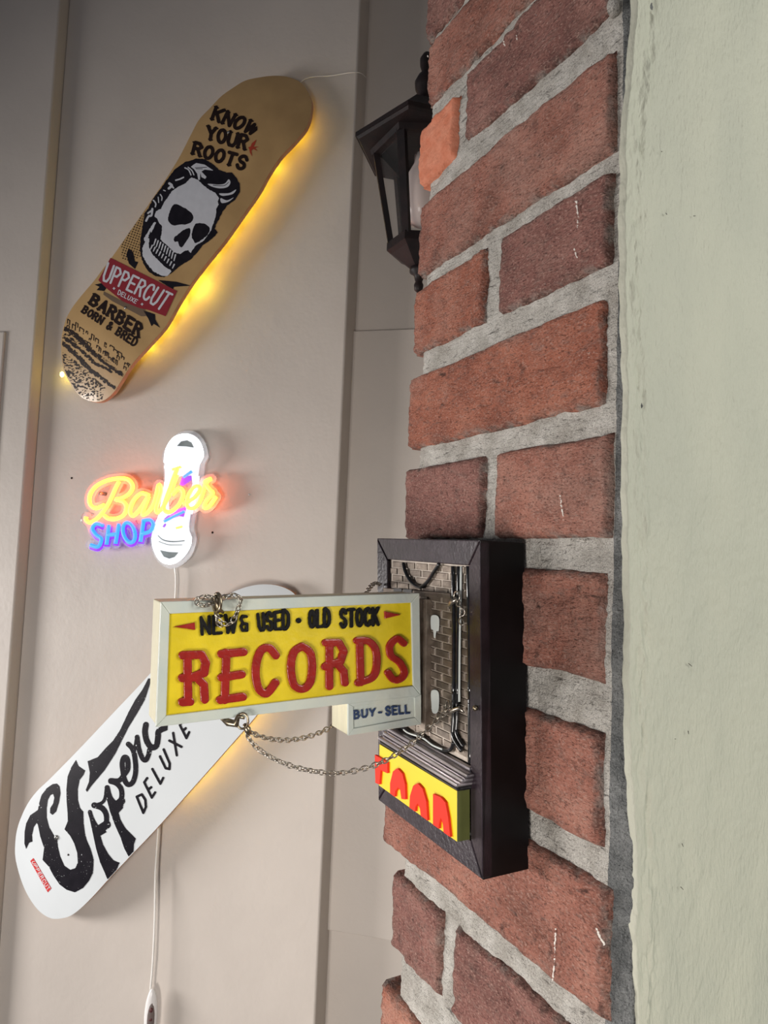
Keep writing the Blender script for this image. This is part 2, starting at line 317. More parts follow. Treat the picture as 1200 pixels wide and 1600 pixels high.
def sdf_mesh(name, fl, mapfn, m, parent=None, h=0., edge=.7, r=1., back=None, smooth=False, origin=None, side=True):
    """fl.F < 0 is solid. mapfn(X, Y, H) -> points. h top height, walls go down to `back` (default 0)."""
    F = fl.F; ins = F < 0; nx, ny = F.shape
    if not ins.any(): return None
    def hh(f): return h*(edge+(1-edge)*np.sqrt(np.clip(-f/r, 0, 1)))
    vid = -np.ones((nx, ny), int); k = ins.sum(); vid[ins] = np.arange(k)
    X = [fl.X[ins]]; Y = [fl.Y[ins]]; H = [hh(F[ins])]
    cx = ins[:-1] != ins[1:]; t = np.clip(F[:-1]/(F[:-1]-F[1:]+1e-12), .02, .98); ex = -np.ones(cx.shape, int); a = cx.sum(); ex[cx] = k+np.arange(a)
    X.append((fl.X[:-1]+t*fl.st)[cx]); Y.append(fl.Y[:-1][cx]); H.append(np.full(a, h*edge)); k2 = k+a
    cy = ins[:, :-1] != ins[:, 1:]; t = np.clip(F[:, :-1]/(F[:, :-1]-F[:, 1:]+1e-12), .02, .98); ey = -np.ones(cy.shape, int); b = cy.sum(); ey[cy] = k2+np.arange(b)
    X.append(fl.X[:, :-1][cy]); Y.append((fl.Y[:, :-1]+t*fl.st)[cy]); H.append(np.full(b, h*edge)); nt = k2+b
    X = np.concatenate(X); Y = np.concatenate(Y); H = np.concatenate(H)
    c4 = ins[:-1, :-1].astype(int)+ins[1:, :-1]+ins[1:, 1:]+ins[:-1, 1:]
    full = np.argwhere(c4 == 4); faces = [(vid[i, j], vid[i+1, j], vid[i+1, j+1], vid[i, j+1]) for i, j in full]
    walls = []
    for i, j in np.argwhere((c4 > 0) & (c4 < 4)):
        cs = ((i, j), (i+1, j), (i+1, j+1), (i, j+1)); es = (ex[i, j], ey[i+1, j], ex[i, j+1], ey[i, j]); poly = []; kinds = []
        for q in range(4):
            if ins[cs[q]]: poly.append(vid[cs[q]]); kinds.append(0)
            if es[q] >= 0: poly.append(es[q]); kinds.append(1 if ins[cs[q]] else 2)
        if len(poly) >= 3: faces.append(tuple(poly))
        for q in range(len(poly)):
            if kinds[q] == 1 and kinds[(q+1) % len(poly)] == 2: walls.append((poly[q], poly[(q+1) % len(poly)]))
    P = mapfn(X, Y, H)
    if side:
        bb = 0. if back is None else back; eX, eY = X[k:], Y[k:]; P2 = mapfn(eX, eY, np.full(len(eX), bb)); off = len(P)
        faces += [(w[1], w[0], off+w[0]-k, off+w[1]-k) for w in walls]; P = np.vstack([P, P2])
        if back is not None:                                   # rear skin
            off2 = len(P); P3 = mapfn(X[:k], Y[:k], np.full(k, bb)); P = np.vstack([P, P3])
            for f in faces[:len(full)]: faces.append(tuple(off2+q for q in f[::-1]))
    f0 = faces[len(full)//2] if len(full) else faces[0]
    n0 = np.cross(P[f0[1]]-P[f0[0]], P[f0[2]]-P[f0[1]]); c0 = X[list(f0)].mean(), Y[list(f0)].mean()
    up = mapfn(np.array([c0[0]]), np.array([c0[1]]), np.array([.001]))[0]-mapfn(np.array([c0[0]]), np.array([c0[1]]), np.array([0.]))[0]
    if n0@up < 0: faces = [f[::-1] for f in faces]
    return mesh(name, P, faces, m, parent, smooth, origin)
def bb(*Ps, pad=3):
    A = np.vstack([np.asarray(p, float) for p in Ps]); return A[:, 0].min()-pad, A[:, 1].min()-pad, A[:, 0].max()+pad, A[:, 1].max()+pad
def Z(s, ox, oy): return lambda *pts: np.array([(ox+x/s, oy+y/s) for x, y in pts])

# stroke letters, unit box, y up
O_ = [(.5, 1), (.82, .88), (1, .5), (.82, .12), (.5, 0), (.18, .12), (0, .5), (.18, .88), (.5, 1)]
G = {'A': [[(0, 0), (.5, 1), (1, 0)], [(.2, .35), (.8, .35)]],
 'B': [[(0, 0), (0, 1), (.65, 1), (.9, .78), (.65, .54), (0, .54)], [(.65, .54), (1, .28), (.7, 0), (0, 0)]],
 'C': [[(1, .75), (.8, .97), (.5, 1), (.15, .88), (0, .5), (.15, .12), (.5, 0), (.8, .03), (1, .25)]],
 'D': [[(0, 0), (0, 1), (.5, 1), (.9, .8), (1, .5), (.9, .2), (.5, 0), (0, 0)]],
 'E': [[(1, 1), (0, 1), (0, 0), (1, 0)], [(0, .52), (.8, .52)]],
 'K': [[(0, 0), (0, 1)], [(1, 1), (0, .42)], [(.3, .6), (1, 0)]],
 'L': [[(0, 1), (0, 0), (1, 0)]], 'N': [[(0, 0), (0, 1), (1, 0), (1, 1)]], 'O': [O_],
 'P': [[(0, 0), (0, 1), (.6, 1), (1, .76), (.6, .48), (0, .48)]],
 'R': [[(0, 0), (0, 1), (.6, 1), (.95, .76), (.6, .52), (0, .52)], [(.5, .52), (1, 0)]],
 'S': [[(.95, .8), (.7, 1), (.3, 1), (.05, .78), (.25, .56), (.75, .45), (.95, .22), (.7, 0), (.3, 0), (.05, .2)]],
 'T': [[(0, 1), (1, 1)], [(.5, 1), (.5, 0)]], 'U': [[(0, 1), (0, .25), (.25, 0), (.75, 0), (1, .25), (1, 1)]],
 'W': [[(0, 1), (.25, 0), (.5, .8), (.75, 0), (1, 1)]], 'X': [[(0, 0), (1, 1)], [(0, 1), (1, 0)]], 'Y': [[(0, 1), (.5, .48), (1, 1)], [(.5, .48), (.5, 0)]],
 '&': [[(1, .1), (.2, .75), (.35, 1), (.6, .95), (.65, .75), (.1, .35), (.15, .05), (.5, 0), (.95, .45)]], '-': [[(.1, .5), (.9, .5)]], '.': [[(.5, .5), (.5, .5)]]}
SER = {'A': [(0, 0), (1, 0)], 'B': [(-.05, 0), (-.05, 1)], 'D': [(-.05, 0), (-.05, 1)], 'E': [(-.05, 0), (-.05, 1)], 'K': [(0, 0), (0, 1), (1, 0), (1, 1)], 'N': [(0, 0), (0, 1), (1, 1)],
 'R': [(0, 0), (-.05, 1), (1, 0)], 'T': [(.5, 0)], 'U': [(0, 1), (1, 1)], 'W': [(0, 1), (1, 1)], 'Y': [(0, 1), (1, 1), (.5, 0)]}
WID = {'W': 1.25, 'M': 1.2, 'I': .3, ' ': .55, '-': .6, '.': .5, '&': 1.0, 'L': .85}
def text_strokes(s, quad, gap=.3, slab=False, arch=0., hv=0.):
    """quad = TL, TR, BR, BL (points in the drawing plane); returns [(letter, [(polyline, is_serif)])]"""
    q = np.array(quad, float); ws = [WID.get(c, .9) for c in s]; tot = sum(ws)+gap*(len(s)-1); x = 0; out = []
    def mp(u, v):
        v = v+arch*(1-(2*u-1)**2)*(1-v); u = np.clip(u, -.2, 1.2)
        return (q[3]*(1-u)+q[2]*u)*(1-v)+(q[0]*(1-u)+q[1]*u)*v
    for c, w in zip(s, ws):
        if c != ' ':
            L = [(np.array([mp((x+a*w)/tot, b) for a, b in (cr(st, 4) if len(st) >= 8 else st)]), False) for st in G[c]]
            if slab:
                for a, b in SER.get(c, []): L.append((np.array([mp((x+a*w-.2)/tot, b), mp((x+a*w+.24)/tot, b)]), True))
            out.append((c, L))
        x += w+gap
    return out
def draw_text(fl, s, quad, hw, sw=None, **k):
    for c, L in text_strokes(s, quad, slab=sw is not None, **k):
        for P, ser in L: fl.stroke(P, sw if ser else hw)
    return fl

# ================================================================== THE SETTING
U_EDGE = wu(550, 300); U_TRIM = wu(108, 0)
ZT = 3.6
def tagS(o, lab=None): o['kind'] = 'structure'; return o
REC = .07
wl_ = wall_box('wall_back', U_TRIM, U_EDGE, -.2, ZT, -.25, 0., m_wall); tagS(wl_); bevel(wl_, .004, 3)
wr_ = wall_box('wall_recess', U_EDGE-.05, U_EDGE+1.6, -.2, ZT, -.35, -REC, m_wall); tagS(wr_)
ws_ = wall_box('wall_left', U_TRIM-1.6, U_TRIM-.0005, -.2, ZT, -.25, .03, m_wall); tagS(ws_); bevel(ws_, .004, 3)
#tr_ = wall_box('trim_1', U_TRIM-.030, U_TRIM-.004, -.19, ZT-.01, .028, .036, m_wall); tagS(tr_); bevel(tr_, .003, 2)
# small flush hatch on the left wall and the painted-over hatch door in the recess
hl = wall_box('door_2', U_TRIM-1.3, wu(10, 520, .03), .9, float(wp(5, 519, .03)[2]), .028, .036, m_wall); tagS(hl); bevel(hl, .003)
zt_ = float(wp(600, 518, -REC)[2]); zb_ = float(wp(550, 1455, -REC)[2]); ud = wu(548, 560, -REC)
dr = wall_box('door_1', ud, ud+1.0, zb_, zt_, -REC-.01, -REC+.011, m_wall); tagS(dr); bevel(dr, .002)
cas = wall_box('trim_1', U_EDGE+.002, ud-.005, zb_+.002, zt_, -REC-.01, -REC+.0085, m_wall); tagS(cas); bevel(cas, .002)
for (x, y0, y1) in ((547, 588, 636), (512, 1305, 1352)):
    for k in range(5):
        a = wp(x, y0+(y1-y0)*(k+.08)/5, -REC+.008); b = wp(x, y0+(y1-y0)*(k+.9)/5, -REC+.011); uu = ud-.0025
        A = W(uu, a[2], -REC+.010); Bq = W(uu, b[2], -REC+.010)
        hg = tube('hinge_knuckle', [A, (A+Bq)/2, Bq], .0055, m_wall, dr, 8)
# the pier: mortar body with profile x bricks, green plaster front
def zrow(y950): return float(bp(950, y950)[2])
RCZ = [-1160, -975, -790, -620, -450]
rows = [(-1330, -1175, 0, []), (-1150, -1000, 1, []), (-960, -830, 0, []), (-800, -660, 1, []), (-640, -480, 0, []),
 (-455, -279, 1, [(669, 752), (770, 953)]), (-259, -132, 0, [(670, 955)]), (-112, 24, 1, [(668, 714), (729, 957)]), (81, 239, 0, [(657, 957)]), (266, 413, 1, [(648, 757), (781, 954)]),
 (462, 630, 0, [(640, 945)]), (676, 840, 1, [(634, 755), (775, 952)]), (895, 1071, 0, [(628, 943)]), (1149, 1334, 1, [(618, 757), (775, 937)]), (1388, 1601, 0, [(603, 946)]),
 (1656, 1848, 1, [(613, 688), (709, 942)]), (1958, 2150, 0, [(597, 940)]), (2210, 2400, 1, [(597, 688), (709, 940)]), (2450, 2650, 0, [(595, 938)]), (2710, 2900, 1, []), (2960, 3160, 0, []), (3220, 3420, 1, [])]
YN, YF = .2515, .4505; ZB0, ZB1 = .35, 2.75
def grid_mesh(name, Pfn, us, vs, m, parent=None, smooth=True, kind=None):
    Ug, Vg = np.meshgrid(us, vs, indexing='ij'); P = Pfn(Ug, Vg).reshape(-1, 3); nu, nv = len(us), len(vs)
    F = [(i*nv+j, (i+1)*nv+j, (i+1)*nv+j+1, i*nv+j+1) for i in range(nu-1) for j in range(nv-1)]
    return mesh(name, P, F, m, parent, smooth, origin=(XB, .35, 1.5) if parent is None else None)
prof = np.array([(XB+.12, YF), (XB+.01, YF), (XB+.0035, YF-.004), (XB+.0028, YF-.02), (XB+.0028, YN+.004), (XB+.0034, YN-.002), (XB+.0062, .2430), (XB+.0085, .2385), (XB+.03, .2380)])
seg = np.concatenate([[0], np.cumsum(np.linalg.norm(np.diff(prof, axis=0), axis=1))])
us = np.unique(np.concatenate([np.linspace(0, seg[1], 20), np.linspace(seg[1], seg[-1], 190)]))
vs = np.unique(np.concatenate([np.linspace(ZB0, 1.0, 60), np.linspace(1.0, 2.05, 620), np.linspace(2.05, ZB1, 60)]))
pn = np.array([(0, 1), (-.5, .9), (-.9, .4), (-1, 0), (-1, 0), (-.9, -.2), (-.75, -.6), (-.5, -.8), (0, -1)])
def mortar(u, v):
    x = np.interp(u, seg, prof[:, 0]); y = np.interp(u, seg, prof[:, 1]); nx = np.interp(u, seg, pn[:, 0]); ny = np.interp(u, seg, pn[:, 1])
    p = np.stack([x, y, v], -1); d = .0010*fbm(p*55, 3)+.0006*fbm(p*np.array([260, 190, 520]), 3)-.0010*np.clip(fbm(p*np.array([150, 120, 300])+9, 2)-.35, 0, 1)
    fade = 1-.0*u
    return np.stack([x+nx*d*fade, y+ny*d*fade, v], -1)
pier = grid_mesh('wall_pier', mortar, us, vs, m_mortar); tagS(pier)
pier.data.materials.append(m_mortar_shade); _cut = int(np.searchsorted(us, seg[5]-.001)); _ix = np.zeros((len(us)-1, len(vs)-1), int); _ix[_cut:] = 1; pier.data.polygons.foreach_set('material_index', _ix.reshape(-1).tolist())
def make_brick(yn, yf, z0, z1, m, proud, seed, wrap):
    """front face lies towards -x; yn near end, yf far end"""
    na, nb = max(12, int(abs(yf-yn)/.0021)), max(10, int((z1-z0)/.0021)); a = np.linspace(0, 1, na); b = np.linspace(0, 1, nb)
    A, Bv = np.meshgrid(a, b, indexing='ij'); y = yn+(yf-yn)*A; z = z0+(z1-z0)*Bv
    e = .0009*fbm(np.stack([y*32, z*32, np.full(y.shape, seed)], -1), 4); e2 = .0009*fbm(np.stack([y*32+7, z*32, np.full(y.shape, seed+5)], -1), 4)
    y = y+e*(1 if not wrap else 1); z = z+e2
    de = np.minimum(np.minimum(A*abs(yf-yn), (1-A)*abs(yf-yn)), np.minimum(Bv, 1-Bv)*(z1-z0))
    cor = np.minimum(np.minimum(A, 1-A)*abs(yf-yn), .02)+np.minimum(np.minimum(Bv, 1-Bv)*(z1-z0), .02)
    rr = .0030; g = np.sqrt(np.clip(1-(1-np.clip(de/rr, 0, 1))**2, 0, 1)); q = np.stack([np.full(y.shape, seed*3.1), y, z], -1)
    hgt = proud*g+.0010*fbm(q*60, 4)+.0009*fbm(q*np.array([1, 170, 330]), 3)-.0040*np.clip(fbm(q*np.array([1, 34, 60])+3, 4)-.50, 0, 1)-.0012*np.clip(.009-cor, 0, 1)*100*.1
    x = XB+.0028-hgt
    V = np.stack([x, y, z], -1).reshape(-1, 3).tolist(); F = [(i*nb+j, i*nb+j+1, (i+1)*nb+j+1, (i+1)*nb+j) for i in range(na-1) for j in range(nb-1)]
    ring = [(i, 0) for i in range(na)]+[(na-1, j) for j in range(1, nb)]+[(i, nb-1) for i in range(na-2, -1, -1)]+[(0, j) for j in range(nb-2, 0, -1)]
    dp = .09 if wrap else .02; s0 = len(V)
    for i, j in ring: V.append([XB+.0028+dp, y[i, j], z[i, j]])
    n = len(ring)
    for k in range(n):
        i, j = ring[k]; i2, j2 = ring[(k+1) % n]; F.append((i*nb+j, i2*nb+j2, s0+(k+1) % n, s0+k))
    F.append(tuple(range(s0, s0+n)))
    ob = mesh('brick', V, F, m, pier, True); at = ob.data.attributes.new('edge', 'FLOAT', 'POINT'); ev = np.ones(len(V)); ev[:na*nb] = np.clip(1-de/.0055, 0, 1).reshape(-1); at.data.foreach_set('value', ev.tolist()); return ob
bm = [m_brick, m_brick2, m_brick3]; pick = {(5, 0): 1, (5, 1): 1, (6, 0): 0, (7, 1): 1, (8, 0): 0, (9, 0): 2, (9, 1): 1, (10, 0): 2, (11, 0): 1, (11, 1): 0, (12, 0): 0, (13, 1): 0, (14, 0): 0, (15, 0): 1, (15, 1): 1}
sd = 0
for ri, (t, b, split, ends) in enumerate(rows):
    if not ends: ends = [(640, 757), (775, 950)] if split else [(640, 950)]; virt = True
    else: virt = False
    for bi, (xf, xn) in enumerate(ends):
        ym = (t+b)/2
        def Y(x):
            return float(bp(x, 845+(ym-845)*(x-30)/920)[1])
        wrap = bi == 0; yf, yn = (Y(xf), Y(xn)) if not virt else ({640: .4615, 775: .325}[xf], {757: .337, 950: .252}[xn])
        sd += 1.37; orange = (ri == 7 and bi == 0)
        if orange: b_, t_, yf = 36, -90, yf+.0085
        else: b_, t_ = b, t
        o = make_brick(yn, yf, zrow(b_), zrow(t_), m_orange if orange else bm[pick.get((ri, bi), (ri*2+bi) % 3)], .0060 if orange else .0046, sd, wrap)
        if orange: tag(o, 'fresh bright orange brick end')
# white chalky flecks and a hardened blob at the plaster edge
def brick_map(h0=.0042): return lambda X, Y_, H: bp(X, Y_)+np.stack([-(H+h0), 0*H, 0*H], -1)
for P, hw in (([(909, 318), (912, 340), (911, 358)], 1.3), ([(906, 392), (910, 405)], 1.6), ([(884, 775), (887, 795), (890, 812)], 1.4), ([(878, 1448), (876, 1500), (873, 1530)], 1.8), ([(942, 1448), (948, 1462), (955, 1473)], 3.2), ([(793, 64), (797, 76)], 1.5), ([(815, 58), (816, 66)], 1.4), ([(675, 86), (676, 92)], 1.2)):
    fl = Field(*bb(P, pad=6), .6); fl.stroke(P, hw*.35).rough(1.3, .45, P[0][0]); o = sdf_mesh('paint_fleck', fl, brick_map(), m_fleck, pier, h=.0004, r=1.5)
    if o: o['kind'] = 'stuff'
bl = lathe('mortar_blob', bp(963, 12)+np.array([-.002, 0, 0]), [(.001, .0035), (.0028, .003), (.0036, .001), (.0038, -.002), (.003, -.006)], m_mortar, pier, 12, axis=(-1, -.6, 0))
# green plaster
zz = np.array([-700, 0, 100, 225, 375, 520, 600, 710, 860, 1010, 1162, 1337, 1450, 1556, 1650, 2400.]); xx = np.array([998, 994, 985, 977, 975, 978, 982, 979, 982, 982, 983, 994, 992, 996, 1000, 1004.])
YG = .2368
def gx(z):
    zs = []; xs_ = []
    for y, x in zip(zz, xx): p = on_plane(float(x), float(y), (0, YG, 0), (0, 1, 0)); zs.append(p[2]); xs_.append(p[0])
    zs = np.array(zs)[::-1]; xs_ = np.array(xs_)[::-1]; return np.interp(z, zs, xs_)
ug = np.concatenate([[-.004, 0], np.geomspace(.0006, .12, 110), np.linspace(.125, .9, 40)]); vg = np.unique(np.concatenate([np.linspace(ZB0-.5, 1.15, 40), np.linspace(1.15, 1.85, 560), np.linspace(1.85, ZB1+.5, 40)]))
def green(u, v):
    e = gx(v); p0 = np.stack([u*0, u*0, v], -1); e = e+.0009*fbm(p0*90, 4); x = e+u; p = np.stack([x, u*0, v], -1)
    band = np.exp(-((u-.010-.004*vnoise(p0*14))/.004)**2); ridge = 0*u
    d = .0018*fbm(p*np.array([240, 1, 75]), 4)*band+.0005*ridge+.00045*fbm(p*np.array([90, 1, 55]), 3)+.0005*vnoise(p*22)+.00018*fbm(p*np.array([500, 1, 330]), 2)
    y = YG-.0007-d; y = np.where(u < -.002, YG+.004, np.where(u < .0002, y+.0006, y)); x = np.where(u < -.002, e+.0004, x)
    return np.stack([x, y, v], -1)
gw = grid_mesh('wall_front', green, ug, vg, m_green); tagS(gw)
P_ = boxVF(XB+.02, XB+1.1, .2395, YF-.003, ZB0-.5, ZB1+.5); core = mesh('wall_core', P_[0], P_[1], m_mortar); tagS(core)
for q, (x, y, l, a) in enumerate([(1036, 337, 3, 1.), (1080, 340, 3, 0), (1073, 1038, 7, .7), (1070, 1143, 5, 1.4), (1061, 1318, 5, 1.2), (1050, 1153, 1.5, 0), (1029, 240, 1.5, 0), (1060, 1385, 6, .8)]):
    P = [(x-l*math.cos(a)*.5, y-l*math.sin(a)*.5), (x+l*math.cos(a)*.5, y+l*math.sin(a)*.5)]
    fl = Field(*bb(P, pad=3), .35); fl.stroke(P, .55, .3); o = sdf_mesh('dark_speck', fl, lambda X, Y_, H: on_plane(X, Y_, (0, YG, 0), (0, 1, 0))+np.stack([0*H, -(H+.0021), 0*H], -1), m_inkb, gw, h=.0001)
    if o: o['kind'] = 'stuff'
for q, (x, y) in enumerate([(112, 747), (332, 832), (389, 773), (545, 290)]):
    o = -REC if x > 500 else 0; c = wp(x, y, o); lathe('wall_speck', c, [(.0026, 0), (.002, .0012), (.0005, .0016)], m_inkb if q != 2 else m_pod, wr_ if o else wl_, 8, axis=NW)['kind'] = 'stuff'

# ================================================================== SKATEBOARD DECKS
class Deck:
    def __init__(s, e1, e2, hb, drop, kick, flatw):
        a = wp(*e1, hb*.5); b = wp(*e2, hb*.5); s.a = a; s.L = np.linalg.norm(b-a); s.d = (b-a)/s.L; s.t = np.cross(NW, s.d); s.hb = hb; s.drop = drop; s.kick = kick; s.fw = flatw
    def height(s, p):
        q = p-s.a; u = q@s.d; v = q@s.t; k = np.clip((s.kick-u)/s.kick, 0, 1.2)+np.clip((u-(s.L-s.kick))/s.kick, 0, 1.2)
        return s.hb-s.drop*k**1.7-.007*(v/s.fw)**2
    def map(s, X, Y_, H):
        off = np.full(np.shape(X), s.hb); d = ray(X, Y_); dn = d@NW
        for _ in range(9):
            t = ((W0-CAM)@NW+off)/dn; p = CAM+d*t[..., None]; off = .5*off+.5*s.height(p)
        return p+NW*np.asarray(H)[..., None]
def deck(name, out, dk, m, medge, label):
    org = dk.map(np.array([float(np.mean(out[:, 0]))]), np.array([float(np.mean(out[:, 1]))]), np.array([-.011]))[0]
    r = thing(name, org, label, 'skateboard deck')
    fl = Field(*bb(out), 3.); fl.poly(out, smooth=True); sdf_mesh('board_face', fl, dk.map, m, r, h=0., r=3, smooth=True, side=False)
    fl2 = Field(*bb(out), 3.); fl2.poly(out, smooth=True)
    sdf_mesh('ply_core', fl2, lambda X, Y_, H: dk.map(X, Y_, H-.0006), medge, r, h=0., r=3, back=-.0105)
    return r
top_out = np.array([(487, 165), (480, 196), (460, 222), (439, 244), (420, 272), (405, 299), (378, 338), (351, 376), (322, 412), (298, 444), (278, 476), (260, 508), (236, 536), (212, 562), (200, 578), (190, 594), (175, 616), (154, 628), (126, 620), (106, 592), (97, 566), (96, 530), (102, 502), (112, 482), (128, 461), (146, 440), (161, 420), (177, 399), (200, 366), (225, 330), (242, 305), (259, 280), (280, 246), (298, 211), (311, 187), (328, 169), (345, 151), (363, 138), (383, 126), (405, 121), (424, 118.5), (443, 119), (458, 123), (470, 129), (482, 145)])
DK1 = Deck((450, 118), (138, 628), .060, .035, .17, .11)
b1 = deck('skateboard_deck', top_out, DK1, m_maple, m_edge, 'natural maple skateboard deck with skull print, tilted on the wall above the neon sign')
ink = dict(h=.0003, r=1., edge=1., side=False)
def lift(dk, d): return lambda X, Y_, H: dk.map(X, Y_, H+d)
def prnt(name, fl, dk, m, parent, lvl=0, label=None):
    fl2 = fl; o = sdf_mesh(name, fl2, lift(dk, .0003+.00025*lvl), m, parent, **ink)
    if o and label: o['label'] = label
    return o
zt = Z(8.571, 290, 150); zs_ = Z(6, 200, 230); zb = Z(5, 80, 390)
fl = Field(296, 162, 402, 272, .45)
for w, q in (('KNOW', [(412, 152), (1020, 385), (900, 515), (352, 312)]), ('YOUR', [(305, 408), (850, 545), (790, 715), (285, 572)]), ('ROOTS', [(130, 625), (840, 830), (775, 985), (92, 775)])):
    draw_text(fl, w, [tuple(p) for p in zt(*q)], 2.75, 1.15, gap=.42)
prnt('slogan_print', fl, DK1, m_inkb, b1)
fl = Field(385, 215, 408, 248, .4); fl.poly(zt((950, 585), (925, 660), (905, 680), (985, 683), (930, 700), (968, 742), (910, 712), (882, 735), (892, 812), (862, 760), (853, 712), (838, 690), (872, 678), (888, 635))); prnt('swallow_print', fl, DK1, m_inkredl, b1)
# skull
SK = Field(214, 244, 380, 436, .5)
head = zs_((640, 110), (720, 115), (800, 160), (850, 210), (920, 238), (975, 240), (1020, 290), (1050, 350), (1050, 420), (1010, 490), (930, 550), (890, 600), (850, 680), (825, 730), (812, 768), (842, 797), (820, 830), (760, 880), (700, 920), (640, 1000), (580, 1060), (480, 1120), (400, 1190), (340, 1218), (260, 1212), (190, 1165), (140, 1080), (113, 980), (118, 860), (138, 740), (158, 620), (198, 560), (238, 480), (300, 400), (370, 300), (440, 210), (540, 140))
SK.poly(head).rough(.5, .35, 2); prnt('skull_shadow_print', SK, DK1, m_ink, b1)
WH = Field(214, 244, 380, 436, .5)
WH.poly(zs_((600, 285), (660, 310), (700, 350), (760, 400), (820, 430), (858, 480), (845, 510), (850, 540), (830, 580), (825, 650), (800, 720), (780, 780), (740, 840), (710, 880), (640, 920), (610, 960), (590, 995), (568, 965), (530, 975), (490, 1003), (430, 985), (380, 930), (330, 890), (305, 865), (320, 790), (320, 740), (290, 710), (275, 670), (250, 655), (262, 605), (310, 580), (340, 520), (370, 480), (410, 420), (460, 380), (540, 340), (580, 300)))
WH.poly(zs_((268, 705), (235, 775), (205, 830), (200, 870), (197, 935), (235, 1010), (300, 1075), (350, 1125), (395, 1150), (412, 1165), (372, 1210), (320, 1208), (240, 1165), (180, 1095), (140, 1020), (135, 950), (165, 880), (190, 800), (240, 710)))
WH.poly(zs_((258, 700), (240, 710), (150, 860), (155, 885), (175, 880)))
WH.poly(zs_((215, 770), (190, 850), (215, 870)), cut=True)
for P in (((450, 535), (500, 555), (560, 590), (612, 640), (607, 690), (560, 722), (480, 728), (430, 735), (385, 702), (378, 660), (400, 590), (420, 550)), ((640, 718), (720, 720), (767, 760), (762, 800), (720, 850), (640, 900), (612, 870), (598, 830), (610, 770)), ((582, 763), (580, 830), (545, 890), (505, 942), (478, 915), (470, 890), (440, 888), (432, 850), (470, 820), (520, 780))): WH.poly(zs_(*P), smooth=True, cut=True)
WH.rough(.45, .5, 4)
WH.poly(zs_((590, 185), (640, 150), (720, 165), (805, 222), (720, 212), (690, 230), (738, 280), (725, 300), (690, 282), (680, 240), (676, 310), (660, 305), (650, 250), (620, 208)))
for a, b in (((630, 195), (740, 190)), ((640, 205), (700, 205))): WH.stroke(zs_(a, b), .5, cut=True)
WH.poly(zs_((750, 345), (850, 352), (910, 342), (945, 303), (962, 335), (935, 375), (865, 388), (790, 372)), smooth=True)
WH.stroke(zs_((800, 358), (900, 362), (945, 330)), .5, smooth=True, cut=True)
WH.poly(zs_((860, 435), (950, 432), (1015, 398), (985, 440), (905, 458), (870, 452)), smooth=True); WH.poly(zs_((870, 480), (930, 500), (992, 473), (945, 512), (880, 525)), smooth=True)
for P, w in ((((535, 195), (570, 215), (592, 262)), 1.0), (((565, 190), (600, 220), (620, 262)), .9), (((450, 312), (490, 300), (522, 285)), 1.2), (((390, 342), (412, 362), (385, 388)), 2.), (((412, 362), (428, 384)), 1.2), (((305, 445), (320, 470), (318, 500)), .9), (((240, 500), (262, 530), (258, 560)), 1.1), (((285, 470), (290, 520)), .8), (((230, 580), (222, 640), (195, 650), (172, 692)), 1.6), (((232, 590), (190, 620)), 1.4), (((335, 405), (352, 412)), .8)): WH.stroke(zs_(*P), w, smooth=len(P) > 2)
for k in range(9):
    t = k/8; a = np.array((262+185*t, 880+(1.1*t+.35*t*t)*100)); b = a+np.array((-18+4*t, 48)); WH.stroke(zs_(tuple(a-np.array((0, 15))), tuple(b-np.array((0, 8)))), 1.15, .85)
    c = np.array((222+205*t, 905+(1.45*t+.25*t*t)*105)); WH.stroke(zs_(tuple(c+np.array((8, 18))), tuple(c+np.array((-8, 52)))), 1.2, .8)
prnt('skull_face_print', WH, DK1, m_inkw, b1, 1)
# banner
fl = Field(150, 395, 285, 500, .5); fl.poly(zb((465, 65), (985, 325), (895, 522), (760, 472), (690, 458), (560, 405), (430, 300), (370, 240))); prnt('red_banner_print', fl, DK1, m_inkred, b1, 1)
fl = Field(150, 395, 285, 500, .4); draw_text(fl, 'UPPERCUT', [tuple(p) for p in zb((448, 108), (948, 352), (862, 478), (402, 240))], 1.7, gap=.42, arch=.16)
draw_text(fl, 'DELUXE', [tuple(p) for p in zb((533, 318), (680, 396), (662, 422), (522, 350))], .62, gap=.5)
for c in ((493, 305), (712, 428)):
    p = zb(c)[0]; fl.stroke([p-(1.6, 0), p+(1.6, 0)], .7); fl.stroke([p-(0, 1.6), p+(0, 1.6)], .7)
prnt('banner_lettering_print', fl, DK1, m_inkw, b1, 2)
for P in (((605, -10), (640, 20), (655, 92), (680, 98), (655, 152), (608, 110), (588, 40)), ((835, 238), (980, 252), (1092, 283), (960, 292), (952, 312)), ((340, 274), (395, 262), (432, 300), (415, 325), (355, 317), (378, 292)), ((718, 474), (812, 506), (815, 548), (852, 612), (802, 580), (785, 600), (760, 540))):
    fl = Field(*bb(zb(*P)), .5); fl.poly(zb(*P)); prnt('ribbon_print', fl, DK1, m_ink, b1, 0)
fl = Field(155, 450, 235, 500, .5); fl.poly(zb((412, 328), (560, 405), (735, 470), (742, 520), (705, 522), (480, 405), (408, 352))); prnt('shadow_band_print', fl, DK1, m_inkgrey, b1, 0)
fl = Field(120, 452, 232, 548, .4); draw_text(fl, 'BARBER', [tuple(p) for p in zb((340, 352), (718, 594), (682, 682), (300, 420))], 2.5, 1.1, gap=.5)
draw_text(fl, 'BORN & BRED', [tuple(p) for p in zb((268, 443), (680, 702), (650, 756), (240, 487))], 1.6, .85, gap=.5); prnt('motto_print', fl, DK1, m_inkb, b1)
fl = Field(190, 320, 235, 412, .35)
reg = [(228, 322), (222, 345), (219, 378), (218, 400), (205, 407), (184, 404), (190, 388)]
